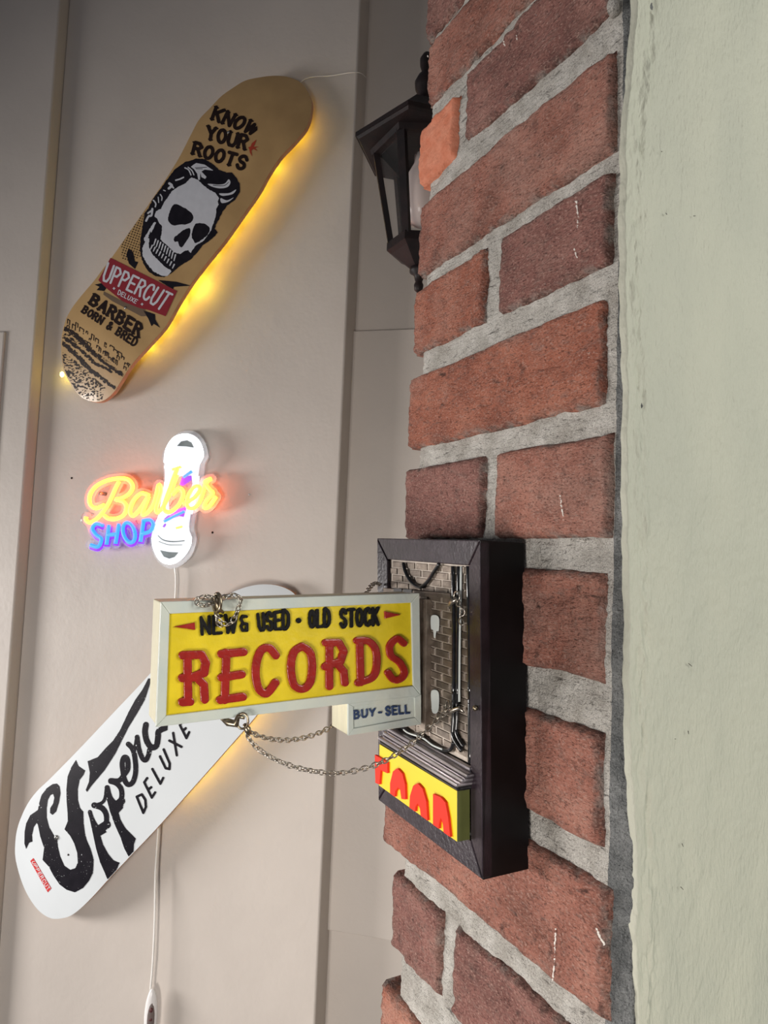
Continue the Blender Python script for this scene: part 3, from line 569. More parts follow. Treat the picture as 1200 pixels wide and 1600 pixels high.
tmp = Field(fl.x0, fl.y0, 235, 412, .35); tmp.poly(np.array([(227, 330), (221, 350), (218, 378), (222, 400), (205, 410), (178, 402), (200, 366), (222, 335)]))
dots = np.hypot(((fl.X*.94+fl.Y*.34) % 4.0)-2, ((-fl.X*.34+fl.Y*.94) % 4.0)-2)-1.0; fl.F = np.maximum(dots, tmp.F); prnt('halftone_print', fl, DK1, m_inkb, b1)
# ragged bands at the tail
fl = Field(90, 490, 215, 632, .45)
for P, a, b in ((((70, 610), (150, 640), (260, 735), (380, 855), (480, 930), (562, 985)), 3.2, 2.2), (((60, 660), (140, 715), (250, 800), (330, 880), (430, 930), (470, 955)), 2.6, 2.0), (((60, 715), (130, 765), (230, 860), (300, 935), (400, 1010), (495, 1080)), 3.6, 2.6)): fl.stroke(zb(*P), a, b, smooth=True)
fl.rough(1.3, .35, 8)
tx = fbm(np.stack([fl.X*.42, fl.Y*.6, fl.X*0+3], -1), 3); tex = -(tx-.12)*2.0
zone = Field(90, 490, 215, 632, .45); zone.poly(zb((80, 790), (200, 870), (300, 960), (430, 1080), (400, 1180), (250, 1190), (130, 1060), (85, 900))); fl.F = np.minimum(fl.F, np.maximum(tex, zone.F+1))
zone = Field(90, 490, 215, 632, .45); zone.poly(zb((110, 600), (300, 760), (560, 960), (560, 985), (380, 870), (240, 760), (90, 660))); fl.F = np.minimum(fl.F, np.maximum(tex, zone.F))
rnd = random.Random(5)
for k in range(34):                                            # sketchy roof outlines
    x = rnd.uniform(120, 600); y0 = 545+(x-110)*.66+rnd.uniform(-35, 70); w, h_ = rnd.uniform(14, 34), rnd.uniform(12, 36); P = zb((x, y0+h_), (x+3, y0), (x+w, y0+w*.62), (x+w-3, y0+w*.62+h_)); fl.stroke(P, .65)
fl2 = Field(90, 490, 215, 632, .45); n2 = fbm(np.stack([fl2.X*.5, fl2.Y*.5, fl2.X*0+9], -1), 3); fl.F = np.where(fl.F < 0, np.maximum(fl.F, (n2-.75)*2), fl.F)
edge_ = Field(90, 490, 215, 632, .45); edge_.poly(top_out, smooth=True, grow=-1.6); fl.F = np.maximum(fl.F, edge_.F)
prnt('skyline_print', fl, DK1, m_inkb, b1)
for x, y in ((357, 207), (196, 481)): lathe('screw', DK1.map(np.array([x*1.]), np.array([y*1.]), np.array([.0006]))[0], [(.003, 0), (.003, .0008), (.0015, .0016)], m_bolt, b1, 10, axis=NW)

bot_out = np.array([(24, 1315), (29, 1288), (42, 1258), (58, 1236), (80, 1215), (126, 1168), (176, 1115), (226, 1062), (262, 1020), (300, 975), (328, 948), (354, 930), (379, 919), (404, 913.5), (429, 914), (450, 921), (463, 932), (475, 955), (479, 985), (468, 1025), (440, 1068), (399, 1120), (345, 1182), (297, 1236), (245, 1294), (208, 1333), (172, 1371), (140, 1406), (115, 1428), (96, 1435), (77, 1434), (57, 1419), (38, 1388), (25, 1346)])
DK2 = Deck((440, 912), (70, 1436), .060, .035, .17, .12)
b2 = deck('skateboard_deck', bot_out, DK2, m_whitedeck, m_edge, 'white skateboard deck with black script lettering, behind the yellow records sign')
z4 = Z(5.4545, 20, 1160); z5 = Z(5.4545, 120, 1060)
fl = Field(36, 1040, 262, 1398, .55)
fl.poly(z4((540, 148), (560, 200), (618, 240), (605, 275), (570, 320), (555, 400), (556, 490), (575, 560), (602, 590), (604, 680), (615, 770), (630, 830), (665, 910), (690, 1000), (685, 1110), (650, 1180), (600, 1240), (530, 1277), (460, 1255), (400, 1210), (345, 1130), (310, 1060), (255, 1000), (268, 900), (235, 800), (215, 700), (205, 685), (180, 720), (165, 790), (168, 845), (140, 855), (115, 908), (100, 860), (102, 760), (115, 690), (150, 620), (215, 575), (225, 520), (245, 450), (290, 390), (340, 355), (375, 350), (400, 375), (408, 430), (395, 510), (370, 590), (340, 617), (318, 600), (320, 560), (345, 520), (355, 470), (345, 438), (320, 450), (300, 490), (290, 560), (290, 640), (310, 720), (350, 790), (380, 830), (385, 890), (405, 970), (440, 1050), (490, 1085), (535, 1070), (555, 1020), (550, 940), (525, 860), (490, 795), (455, 755), (442, 740), (470, 670), (468, 600), (460, 500), (458, 400), (468, 290), (500, 210)))
fl.poly(z4((645, 600), (680, 760), (710, 900), (745, 1020), (785, 1110), (808, 1168), (885, 1085), (912, 1025), (860, 1005), (815, 950), (770, 870), (748, 795), (800, 765), (760, 700), (720, 720), (690, 660)))
fl.stroke(z4((657, 592), (685, 670), (735, 735), (790, 700), (798, 620), (762, 560), (695, 535)), 3.2, 4.6, smooth=True); fl.stroke(z4((745, 735), (800, 700)), 6.5)
fl.stroke(z4((690, 530), (750, 520), (785, 480), (800, 380)), 2.6, smooth=True)
fl.stroke(z4((805, 385), (830, 470), (880, 520), (925, 480), (925, 400), (885, 350), (835, 332)), 4.0, smooth=True); fl.stroke(z4((880, 540), (925, 500)), 6.)
fl.poly(z4((800, 480), (830, 590), (870, 700), (920, 810), (950, 900), (988, 972), (1030, 930), (1033, 870), (1050, 820), (1010, 780), (960, 730), (920, 660), (903, 600), (940, 560), (950, 480), (900, 500), (850, 490)))
fl.stroke(z5((290, 870), (360, 870), (400, 825), (435, 770), (432, 690), (405, 672), (388, 720), (395, 800), (410, 870), (440, 905), (480, 880), (503, 790), (495, 670), (475, 600), (440, 560)), 4.0, smooth=True)
fl.stroke(z5((440, 560), (492, 600), (515, 510)), 3.4, smooth=True); fl.stroke(z5((515, 500), (530, 600), (560, 680), (590, 695), (612, 650), (620, 610)), 3.8, smooth=True)
fl.stroke(z5((590, 395), (582, 460), (600, 540), (640, 588), (680, 570), (693, 500), (700, 450), (760, 420)), 4.6, smooth=True)
nse = vnoise(np.stack([fl.X*.75, fl.Y*.75, fl.X*0+2], -1)); dens = vnoise(np.stack([fl.X*.05, fl.Y*.05, fl.X*0+5], -1))
sl = Field(36, 1040, 262, 1398, .55); sl.poly(z5((640, 0), (582, 180), (520, 290), (440, 420), (380, 540), (330, 640), (240, 780), (130, 910), (88, 968), (77, 950), (105, 880), (112, 800), (93, 705), (180, 670), (250, 590), (310, 530), (370, 440), (440, 290), (500, 180), (560, 95), (610, 0)))
fl.F = np.minimum(fl.F, sl.F)
fl.F = np.maximum(fl.F, (nse-(.80-.06*dens))*3)
prnt('script_print', fl, DK2, m_ink, b2)
fl = Field(205, 1125, 310, 1290, .5)
for P in (((512, 1008), (568, 1145), (590, 1095), (585, 1035), (555, 988), (512, 1008)), ((600, 850), (576, 885), (640, 1015), (668, 972)), ((608, 950), (634, 928)), ((645, 772), (713, 897), (737, 848)), ((710, 665), (758, 765), (790, 772), (793, 725), (741, 605)), ((822, 465), (853, 655)), ((790, 530), (893, 583)), ((905, 352), (880, 398), (935, 508), (958, 458)), ((905, 448), (928, 425))): fl.stroke(z5(*P), 2.0)
prnt('block_lettering_print', fl, DK2, m_ink, b2)
fl = Field(44, 1335, 84, 1398, .4); fl.poly(z4((176, 984), (150, 1010), (300, 1278), (330, 1243))); prnt('red_label_print', fl, DK2, m_inkred3, b2)
fl = Field(44, 1335, 84, 1398, .3); draw_text(fl, 'UPPERCUT', [tuple(p) for p in z4((188, 1012), (320, 1240), (298, 1262), (164, 1016))], .42, gap=.5); prnt('label_lettering_print', fl, DK2, m_whitedeck, b2, 1)
lathe('screw', DK2.map(np.array([88.5]), np.array([1308.5]), np.array([.0004]))[0], [(.0052, 0), (.005, .0015), (.003, .0028), (.001, .003)], m_bolt, b2, 12, axis=NW)
lathe('screw_hole', DK2.map(np.array([106.8]), np.array([1335.5]), np.array([.0004]))[0], [(.0022, 0), (.0018, .0006)], m_inkb, b2, 10, axis=NW)

# fairy lights behind each deck
m_led2 = emis('end_led', (1.0, .78, .05), 30.)
def fairy(pts, bulbs, label, out_map):
    P = [out_map(x, y, o) for x, y, o in pts]; P = cr(P, 6)
    r = thing('fairy_lights', P[0], label, 'string lights'); tube('wire', P, .0009, m_wire, r, 6)
    for x, y, o, s in bulbs:
        c = out_map(x, y, o); lathe('bulb', c, [(.0008*s, -.005*s), (.003*s, -.003*s), (.0036*s, 0), (.003*s, .003*s), (.0008*s, .005*s)], m_led2 if x == 97 else m_led, r, 10)
    return r
wm = lambda x, y, o: wp(float(x), float(y), o)
fairy([(572, 121, -.05), (558, 113, .006), (520, 118, .006), (470, 128, .012), (455, 190, .02), (430, 230, .025), (400, 270, .025), (350, 345, .025), (300, 425, .026), (262, 480, .024), (230, 520, .02), (190, 560, .02), (130, 590, .02), (97, 586, .02)],
      [(455, 200, .02, 1), (420, 248, .025, 1), (393, 285, .025, 1), (370, 318, .025, 1), (345, 352, .025, 1), (320, 386, .025, 1), (305, 431, .030, 1.0), (299, 446, .030, .9), (270, 470, .024, 1), (246, 502, .022, 1), (222, 534, .02, 1), (97, 585, .022, 1.3)], 'warm yellow fairy light string glowing behind the maple skull skateboard', wm)
fairy([(400, 1080, .02), (380, 1115, .022), (340, 1160, .022), (300, 1205, .022), (272, 1234, .022)],
      [(390, 1098, .02, 1), (365, 1130, .022, 1), (335, 1165, .022, 1), (305, 1200, .022, 1), (276, 1228, .022, 1)], 'warm yellow fairy light string glowing behind the white skateboard', wm)

# ================================================================== NEON SIGN
NZ = .034
neon = thing('neon_sign', wp(240., 790., .0), 'lit barber shop neon sign, amber script over blue capitals with a white barber pole', 'neon sign')
def nm(o): return lambda X, Y_, H: on_plane(X, Y_, W0+NW*o, NW)+NW*np.asarray(H)[..., None]
zn = Z(5, 120, 730); zp = Z(6.6667, 220, 660)
plate = Field(125, 730, 362, 878, 1.2)
barb = [((75, 388), (72, 412), (105, 432), (160, 400), (215, 335), (260, 260), (300, 170), (330, 112)),
        ((215, 295), (150, 320), (105, 290), (103, 220), (150, 150), (240, 103), (340, 88), (405, 100), (437, 150), (412, 205), (350, 243), (305, 252), (360, 268), (388, 310), (370, 370), (310, 402), (250, 402), (215, 378)),
        ((565, 222), (505, 205), (445, 260), (415, 340), (440, 380), (500, 320), (562, 225), (530, 310), (512, 370), (555, 352), (605, 280), (640, 140), (658, 180), (640, 250), (618, 335), (650, 345), (720, 220), (785, 60)),
        ((785, 10), (740, 130), (692, 260), (680, 330), (730, 350), (800, 290), (832, 205), (800, 165), (745, 215)),
        ((830, 285), (905, 250), (962, 175), (930, 148), (872, 220), (862, 300), (905, 322), (960, 270), (1008, 130), (1050, 90)),
        ((1050, 90), (1000, 118), (1042, 180), (1062, 205), (1010, 265), (995, 315), (1035, 305), (1088, 230))]
shop = [((205, 455), (150, 440), (122, 480), (150, 528), (192, 560), (168, 620), (108, 608)), ((252, 450), (232, 605)), ((330, 440), (302, 598)), ((240, 530), (315, 522)),
        tuple((408+46*math.cos(t)+ -14*math.sin(t), 510-78*math.sin(t)) for t in np.linspace(0, 2*math.pi, 13)[:-1])+((454, 510),), ((522, 420), (497, 583)), ((512, 418), (572, 410), (598, 450), (572, 500), (510, 520))]
for P in barb+shop: plate.stroke(zn(*P), 8, smooth=True)
sdf_mesh('backing_plate', plate, nm(NZ-.012), m_acryl, neon, h=.0, r=1, back=-.005)
def ntube(P, o, r, m, name='neon_tube', k=5):
    pts = nm(o)(*np.array(cr(P, k)).T, np.zeros((len(P)-1)*k+1)); return tube(name, pts, r, m, neon, 8)
for P in barb: ntube(zn(*P), NZ, .0046, m_neon_y)
for P in shop: ntube(zn(*P), NZ, .0042, m_neon_b)
for P in shop:
    ntube(zn(*[(x+4, y+14) for x, y in P]), NZ-.012, .0062, m_glow_p, 'violet_halo')  # violet glow on the plate behind the capitals, put in as emissive tubes
pole = zp((500, 85), (590, 112), (665, 205), (703, 350), (668, 430), (660, 540), (640, 640), (600, 800), (578, 940), (556, 1105), (580, 1215), (535, 1370), (425, 1488), (300, 1525), (185, 1460), (112, 1320), (95, 1180), (130, 1050), (170, 950), (200, 760), (235, 600), (235, 450), (225, 340), (290, 215), (390, 112))
fl = Field(*bb(pole), 1.0); fl.poly(pole, smooth=True); sdf_mesh('pole_backing', fl, nm(NZ-.018), m_acryl, neon, h=.0, back=-.006)
inner = zp((490, 115), (575, 150), (635, 230), (660, 350), (620, 430), (600, 560), (570, 700), (530, 900), (505, 1100), (530, 1200), (490, 1350), (400, 1440), (290, 1475), (195, 1420), (130, 1310), (118, 1190), (150, 1060), (195, 950), (225, 760), (255, 600), (255, 450), (250, 350), (310, 230), (400, 135))
fl = Field(*bb(inner), .8); fl.poly(inner, smooth=True)
SL1 = zp((375, 248), (420, 198), (485, 186), (535, 212), (560, 264), (480, 252)); SL2 = zp((200, 1330), (300, 1350), (402, 1354), (360, 1402), (300, 1420), (240, 1398))
for S_ in (SL1, SL2): fl.poly(S_, cut=True)
fl.poly(zp((330, 600), (420, 560), (535, 555), (545, 640), (510, 760), (480, 900), (455, 985), (300, 960), (290, 800)), cut=True); fl.stroke(zp((240, 1095), (260, 1065)), 1.8, cut=True); fl.poly(zp((250, 1005), (290, 970), (330, 965), (440, 895), (468, 930), (455, 980), (430, 970), (250, 1030)), cut=True)
fl.stroke(zp((185, 1180), (240, 1225), (340, 1242), (460, 1232)), .9, smooth=True, cut=True); fl.stroke(zp((190, 1240), (300, 1275), (440, 1275)), .6, smooth=True, cut=True)
sdf_mesh('pole_diffuser', fl, nm(NZ-.011), m_milk, neon, h=.004, r=1)
for S_ in (SL1, SL2, zp((180, 1175), (190, 1240), (300, 1280), (450, 1280), (465, 1230), (340, 1245), (240, 1228))):
    f2 = Field(*bb(S_), .8); f2.poly(S_, smooth=False, grow=1.2); sdf_mesh('dark_slot', f2, nm(NZ-.0125), m_slot, neon, h=.0005)

for Q in (((225, 1010), (300, 930), (470, 880), (475, 985), (440, 985), (250, 1045)), ((405, 650), (430, 575), (535, 548), (528, 600), (440, 660)), ((225, 1065), (270, 1050), (255, 1110), (225, 1110))):
    f2 = Field(*bb(zp(*Q)), .7); f2.poly(zp(*Q)); sdf_mesh('violet_stripe', f2, nm(NZ-.0095), m_glow_p, neon, h=.0005)
#
for P in (((430, 1210), (560, 1100)),): pass
for P in (((260, 420), (280, 280), (360, 165), (480, 140), (590, 200), (635, 330), (600, 420)), ((255, 470), (400, 440), (600, 440)), ((270, 620), (255, 760), (210, 950)), ((590, 560), (560, 760), (515, 950)), ((160, 1090), (300, 1130), (490, 1110)), ((135, 1200), (160, 1340), (230, 1440), (330, 1455), (430, 1390), (500, 1280), (510, 1190)), ((290, 300), (450, 310), (600, 340)), ((280, 370), (450, 385), (610, 390)), ((170, 1290), (300, 1310), (470, 1300))): ntube(zp(*P), NZ-.003, .0045, m_neon_w)
for P in (((445, 572), (530, 512)), ((245, 1030), (350, 975), (455, 925))): ntube(zp(*P), NZ-.002, .0032, m_neon_b)
for P in (((330, 490), (420, 460)), ((370, 1105), (430, 1090))): ntube(zp(*P), NZ-.001, .003, m_neon_y)
lathe('standoff', wp(165., 772., .0), [(.004, 0), (.004, NZ-.016)], m_bolt, neon, 10, axis=NW); lathe('standoff', wp(140., 812., .0), [(.004, 0), (.004, NZ-.016)], m_bolt, neon, 10, axis=NW)
lathe('standoff', wp(284., 690., .0), [(.004, 0), (.004, NZ-.024)], m_bolt, neon, 10, axis=NW); lathe('standoff', wp(262., 875., .0), [(.004, 0), (.004, NZ-.024)], m_bolt, neon, 10, axis=NW)
cordP = cr([wm(273, 886, .014), wm(275, 910, .014), wm(272, 960, .013), wm(262, 1080, .009), wm(252, 1200, .011), wm(247, 1296, .018), wm(243, 1360, .019), wm(242, 1430, .019), wm(239, 1500, .020), wm(235, 1548, .021)], 6)
cc = tube('cord', cordP, .0021, m_cord, None, 8); tag(cc, 'thin white cord hanging from the neon sign down to its controller', 'cord')
pod = thing('dimmer_controller', wm(236, 1585, .021), 'white oval inline dimmer controller hanging on the thin white cord', 'controller')
pc = wm(236, 1588, .021)
def ellip(name, c, ra, rb, rd, m, parent, n=20, k=12, push=0.):
    V = []; ax = TW*.9-NW*.43; ax = nrm(ax); nn = nrm(np.cross(ax, ZU)); nn = nn if nn@NW > 0 else -nn
    for i in range(k+1):
        p = math.pi*i/k
        for j in range(n): t = 2*math.pi*j/n; V.append(c+ZU*ra*math.cos(p)+ax*rb*math.sin(p)*math.cos(t)+nn*(rd*math.sin(p)*math.sin(t)+push))
    F = [(i*n+j, (i+1)*n+j, (i+1)*n+(j+1) % n, i*n+(j+1) % n) for i in range(k) for j in range(n)]
    return mesh(name, V, F, m, parent, True)
ellip('housing', pc, .055, .0135, .010, m_pod, pod); fc = pc+nrm(NW+TW*.55)*.0055
ellip('button_face', fc-ZU*.001, .036, .0085, .0055, m_podface, pod)
for dz, s in ((.018, 1), (0, .8), (-.018, 1)): ellip('button', fc+ZU*dz+nrm(NW+TW*.5)*.0035, .005*s, .004, .003, m_podmark, pod, 10, 6)
tube('lower_cord', [pc-ZU*.05, pc-ZU*.25, pc-ZU*.6], .0021, m_cord, pod)

# ================================================================== WALL LANTERN
LH = .60; S_L = LH/1.0
def lp(x, y): d = ray(float(x), float(y)); return CAM+d/d[2]*LH
A_, B_, C_ = lp(637, 154), lp(558, 207), lp(589, 271); LC = A_+C_-B_; R0 = float(np.mean([np.linalg.norm(q-LC) for q in (A_, B_, C_)])); ang0 = math.atan2(*(A_-LC)[[1, 0]])
lan = thing('wall_lantern', (LC[0], LC[1], LC[2]-.2), 'black iron hexagonal wall lantern with clear panes, half hidden behind the brick pier', 'lantern')
def ring(r, z, d=0.): return [np.array([LC[0]+r*math.cos(ang0+d+k*math.pi/3), LC[1]+r*math.sin(ang0+d+k*math.pi/3), LC[2]+z]) for k in range(6)]
CD = math.radians(-14)
def hexlathe(name, prof, m, d=0.):
    V = []; F = []
    for r, z in prof: V += ring(r, z, d)
    k = len(prof)
    for i in range(k-1):
        for j in range(6): q = (j+1) % 6; F.append((i*6+j, i*6+q, (i+1)*6+q, (i+1)*6+j))
    F += [tuple(range(6))[::-1], tuple((k-1)*6+j for j in range(6))]
    return mesh(name, V, F, m, lan)
rt, rb_, zt0, zb0 = .070, .043, -.014, -.150
hexlathe('roof', [(rt*.9, -.002), (R0, -.006), (R0*1.0, 0), (R0*.93, .006), (R0*.55, .040), (R0*.30, .055), (R0*.22, .058)], m_iron)
V = []; F = []
for i_, (r, z) in enumerate(((R0*.985, -.006), (R0*.95, -.009), (rt*1.12, -.010), (rt*1.08, zt0-.004), (rt*.90, zt0-.004), (rt*.90, -.003))): V += ring(r, z, CD if i_ > 1 else 0.)
for i in range(5):
    for j in range(6): q = (j+1) % 6; F.append((i*6+j, i*6+q, (i+1)*6+q, (i+1)*6+j))
mesh('eaves', V, F, m_iron, lan)
lathe('finial', (LC[0], LC[1], LC[2]+.055), [(.030, 0), (.024, .006), (.013, .014), (.011, .022), (.016, .032), (.017, .042), (.012, .052), (.007, .058), (.010, .068), (.0105, .078), (.006, .086), (.001, .089)], m_iron, lan, 20)
TR_, BR_ = ring(rt, zt0, CD), ring(rb_, zb0, CD)
for k in range(6):
    a, b = TR_[k], BR_[k]; d = np.array([a[0]-LC[0], a[1]-LC[1], 0]); d /= np.linalg.norm(d); t = np.array([-d[1], d[0], 0]); w = .0060
    hexa('bar', [a+t*w+d*w*.6, b+t*w*.8+d*w*.6, b-t*w*.8+d*w*.6, a-t*w+d*w*.6, a+t*w-d*w*.8, b+t*w*.8-d*w*.8, b-t*w*.8-d*w*.8, a-t*w-d*w*.8], m_iron, lan)
    a2, b2_ = TR_[(k+1) % 6], BR_[(k+1) % 6]; c = .93
    q = [LC*0+np.array([LC[0]+(p[0]-LC[0])*c, LC[1]+(p[1]-LC[1])*c, p[2]]) for p in (a, a2, b2_, b)]
    mesh('pane', q, [(0, 1, 2, 3)], m_pane, lan)
hexlathe('base_cup', [(rb_*1.12, zb0+.002), (rb_*1.12, zb0-.010), (rb_*.95, zb0-.014), (rb_*.45, zb0-.030), (rb_*.3, zb0-.034)], m_iron, CD)
lathe('lower_finial', (LC[0], LC[1], LC[2]+zb0-.032), [(.004, 0), (.014, -.002), (.014, -.008), (.008, -.012), (.005, -.022), (.007, -.027), (.006, -.034), (.002, -.038)][::-1], m_iron, lan, 16)
lathe('bulb', (LC[0], LC[1], LC[2]+zt0-.065), [(.003, -.045), (.020, -.036), (.028, -.015), (.029, .01), (.022, .035), (.014, .05), (.013, .064)], m_bulb, lan, 20)
wq = float((LC-W0)@NW)+REC; hook = LC-NW*wq
tube('bracket_arm', cr([LC+np.array([0, 0, .06]), LC+np.array([0, 0, .10])-NW*.05, LC+np.array([0, 0, .08])-NW*wq*.6, LC-NW*(wq-.01)+np.array([0, 0, -.02])], 6), .007, m_iron, lan, 10)
cP = LC-NW*(wq-.001)-ZU*.03; hexa('back_plate', [cP+TW*a*.03+ZU*b*.07+NW*.012 for a, b in ((-1, -1), (1, -1), (1, 1), (-1, 1))]+[cP+TW*a*.03+ZU*b*.07 for a, b in ((-1, -1), (1, -1), (1, 1), (-1, 1))], m_iron, lan, .003)

# ================================================================== FRAMED PLAQUE ON THE BRICKS
XF = .2345
def fp(x, y, X=None): return on_plane(x, y, (XF if X is None else X, 0, 0), (1, 0, 0))
cn = {'bn': fp(754., 1375.), 'tn': fp(750., 844.), 'tf': fp(589., 841.), 'bf': fp(591., 1250.)}
XC = XB-.0006
org = (XF+.01, .37, 1.40)
plq = thing('relief_plaque', org, 'black framed relief plaque of a shop front hanging on the brick pier', 'wall plaque')
def PQ(a, b, X):                                              # a: 0 near .. 1 far, b: 0 bottom .. 1 top
    p = (cn['bn']*(1-a)+cn['bf']*a)*(1-b)+(cn['tn']*(1-a)+cn['tf']*a)*b; p = p.copy(); p[0] = X; return p
def PX(x, y, X):                                              # invert roughly: pixel on the front plane -> point
    p = fp(float(x), float(y)); p = p.copy(); p[0] = X; return p
for (a_, b_), (c_, d_) in (((0, 0), (.004, 1)), ((.996, 0), (1, 1)), ((0, .997), (1, 1)), ((0, 0), (1, .003))): hexa('frame_side', [PQ(a_, b_, XF+.0004), PQ(c_, b_, XF+.0004), PQ(c_, d_, XF+.0004), PQ(a_, d_, XF+.0004), PQ(a_, b_, XC), PQ(c_, b_, XC), PQ(c_, d_, XC), PQ(a_, d_, XC)], m_blackplain, plq)
hexa('frame_box', [PQ(0, 0, XF+.0052), PQ(1, 0, XF+.0052), PQ(1, 1, XF+.0052), PQ(0, 1, XF+.0052), PQ(0, 0, XC), PQ(1, 0, XC), PQ(1, 1, XC), PQ(0, 1, XC)], m_blackplain, plq)
fa, fb = .105, .082
def rail(q_out, q_in):
    (a0, b0), (a1, b1_) = q_out; (a2, b2v), (a3, b3) = q_in
    o = hexa('frame_rail', [PQ(a0, b0, XF), PQ(a1, b1_, XF), PQ(a3, b3, XF+.0014), PQ(a2, b2v, XF+.0014), PQ(a0, b0, XF+.007), PQ(a1, b1_, XF+.007), PQ(a3, b3, XF+.007), PQ(a2, b2v, XF+.007)], m_black, plq, .0006)
g = .0035
rail([(g, 1), (1-g, 1)], [(fa+g, 1-fb), (1-fa-g, 1-fb)]); rail([(g, 0), (1-g, 0)], [(fa+g, fb), (1-fa-g, fb)])
rail([(0, g), (0, 1-g)], [(fa, fb+g), (fa, 1-fb-g)]); rail([(1, g), (1, 1-g)], [(1-fa, fb+g), (1-fa, 1-fb-g)])
XP = XF+.0040
hexa('relief_panel', [PQ(a, b, XP) for a, b in ((fa, .30), (1-fa, .30), (1-fa, 1-fb), (fa, 1-fb))]+[PQ(a, b, XP+.003) for a, b in ((fa, .30), (1-fa, .30), (1-fa, 1-fb), (fa, 1-fb))], m_mmortar, plq)
# little bricks of the relief
nr = 23; z_lo, z_hi = .312, 1-fb-.004; bh = (z_hi-z_lo)/nr; bw = (1-2*fa)/6.2
for r in range(nr):
    b0 = z_lo+r*bh; x = fa-(bw*.5 if r % 2 else 0)
    while x < 1-fa-.005:
        a0, a1 = max(x, fa+.002)+.006, min(x+bw, 1-fa-.002)-.006; x += bw
        if a1-a0 < .02: continue
        pr = XP-.0006-random.uniform(0, .0002); i0 = .004
        P = [PQ(a0+i0, b0+.0032, pr), PQ(a1-i0, b0+.0032, pr), PQ(a1-i0, b0+bh-.0032, pr), PQ(a0+i0, b0+bh-.0032, pr), PQ(a0, b0+.0016, XP), PQ(a1, b0+.0016, XP), PQ(a1, b0+bh-.0016, XP), PQ(a0, b0+bh-.0016, XP)]
        hexa('brick', P, m_mbrick, plq)
def ptube(name, pts, r, m, dx=.002, n=8, k=6):
    P = [PX(x, y, XP-dx) for x, y in pts]; return tube(name, cr(P, k), r, m, plq, n)
zc = Z(6, 560, 840); zd = Z(6, 560, 1080)
ptube('cable', zc((400, 238), (420, 320), (470, 410), (545, 462), (610, 430), (680, 330), (735, 245)), .00125, m_blackrelief, .0022)
ptube('cable', zc((865, 270), (870, 600), (872, 1000), (870, 1560)), .0014, m_blackrelief, .0022, k=3)
ptube('cable', zd((872, 0), (870, 250), (862, 400), (885, 470), (945, 560)), .0014, m_blackrelief, .0022)
ptube('cable', zc((915, 270), (912, 600), (905, 1000), (905, 1560)), .0013, m_blackrelief, .0020, k=3)
ptube('cable', zd((905, 0), (900, 250), (895, 400), (960, 520)), .0013, m_blackrelief, .0020)
ptube('pale_pipe', zc((945, 270), (940, 600), (932, 1000), (928, 1540)), .0007, m_whitep, .0026, k=3)
ptube('cable', zc((995, 265), (1000, 600), (1005, 1000), (1010, 1560)), .0015, m_blackrelief, .0012, k=3); ptube('cable', zd((1010, 0), (1010, 350), (1012, 680)), .0015, m_blackrelief, .0012, k=3)
ptube('cable', zd((250, 300), (400, 345), (480, 405), (560, 410), (620, 460), (700, 520), (790, 555), (850, 540), (872, 480)), .0013, m_blackrelief, .0024)
ptube('copper_pipe', zd((420, 360), (470, 395), (600, 440), (690, 505), (780, 545)), .0006, m_whitep, .0036)
for P in (((655, 735), (722, 745), (722, 870), (700, 880), (690, 940), (678, 930), (672, 870), (652, 850)), ((655, 1440), (720, 1450), (722, 1600), (700, 1650), (665, 1640), (655, 1560))):
    q = zc(*P); f2 = Field(*bb(q), .4); f2.poly(q, smooth=True); sdf_mesh('paint_patch', f2, lambda X, Y_, H: fp(X, Y_)+np.stack([XP-.0015-XF-H, 0*H, 0*H], -1), m_whitep, plq, h=.0003)
hexa('ledge', [PX(*zc(p)[0], XP-.0035) for p in ((225, 470), (850, 520), (850, 570), (225, 520))]+[PX(*zc(p)[0], XP) for p in ((225, 470), (850, 520), (850, 570), (225, 520))], m_mbrick, plq, .0004)
for a_, b_ in (((330, 478), (405, 480)), ((420, 482), (500, 488))):
    hexa('window_recess', [PX(*zc(p)[0], XP-.0040) for p in (a_, b_, (b_[0], b_[1]+30), (a_[0], a_[1]+30))]+[PX(*zc(p)[0], XP-.0034) for p in (a_, b_, (b_[0], b_[1]+30), (a_[0], a_[1]+30))], m_blackplain, plq)
hexa('sign_bracket', [PX(655, 935, XP-.0045), PX(667, 936, XP-.0045), PX(665, 1145, XP-.0045), PX(655, 1143, XP-.0045), PX(655, 935, XP), PX(667, 936, XP), PX(665, 1145, XP), PX(655, 1143, XP)], m_mbrick, plq, .0006)
lathe('rail_pin', PX(745, 1106, XF-.0005), [(.0016, 0), (.0016, .0015), (.0006, .0022)], m_bronze, plq, 10, axis=(-1, -.3, 0))
# yellow fascia with cut-off red letters, pewter cornice above
yn_ = float(fp(731., 1290.)[1]); XY = float(on_plane(714., 1290., (0, yn_, 0), (0, 1, 0))[0])
def fy(x, y, X=None): return on_plane(float(x), float(y), (XY if X is None else X, 0, 0), (1, 0, 0))
TLp, TRp, BRp, BLp = fy(593, 1163), fy(714, 1236), fy(714, 1315), fy(592, 1227)
def setx(p, x): p = np.array(p); p[0] = x; return p
fas = hexa('fascia_panel', [TLp, TRp, BRp, BLp]+[setx(p, XF+.001) for p in (TLp, TRp, BRp, BLp)], m_yellow2, plq)
sidep = [TRp, BRp, setx(BRp, XF+.001), setx(TRp, XF+.001)]
hexa('fascia_end', [p+np.array([0, -.0004, 0]) for p in sidep]+[p+np.array([0, -.00005, 0]) for p in sidep], m_olive, plq)
zf = Z(6, 560, 1080)
def fas_map(X, Y_, H): p = on_plane(X, Y_, (XY, 0, 0), (1, 0, 0)); return p+np.stack([-H, 0*H, 0*H], -1)
clipP = zf((150, 560), (195, 560), (925, 950), (925, 1408), (190, 875), (150, 850))
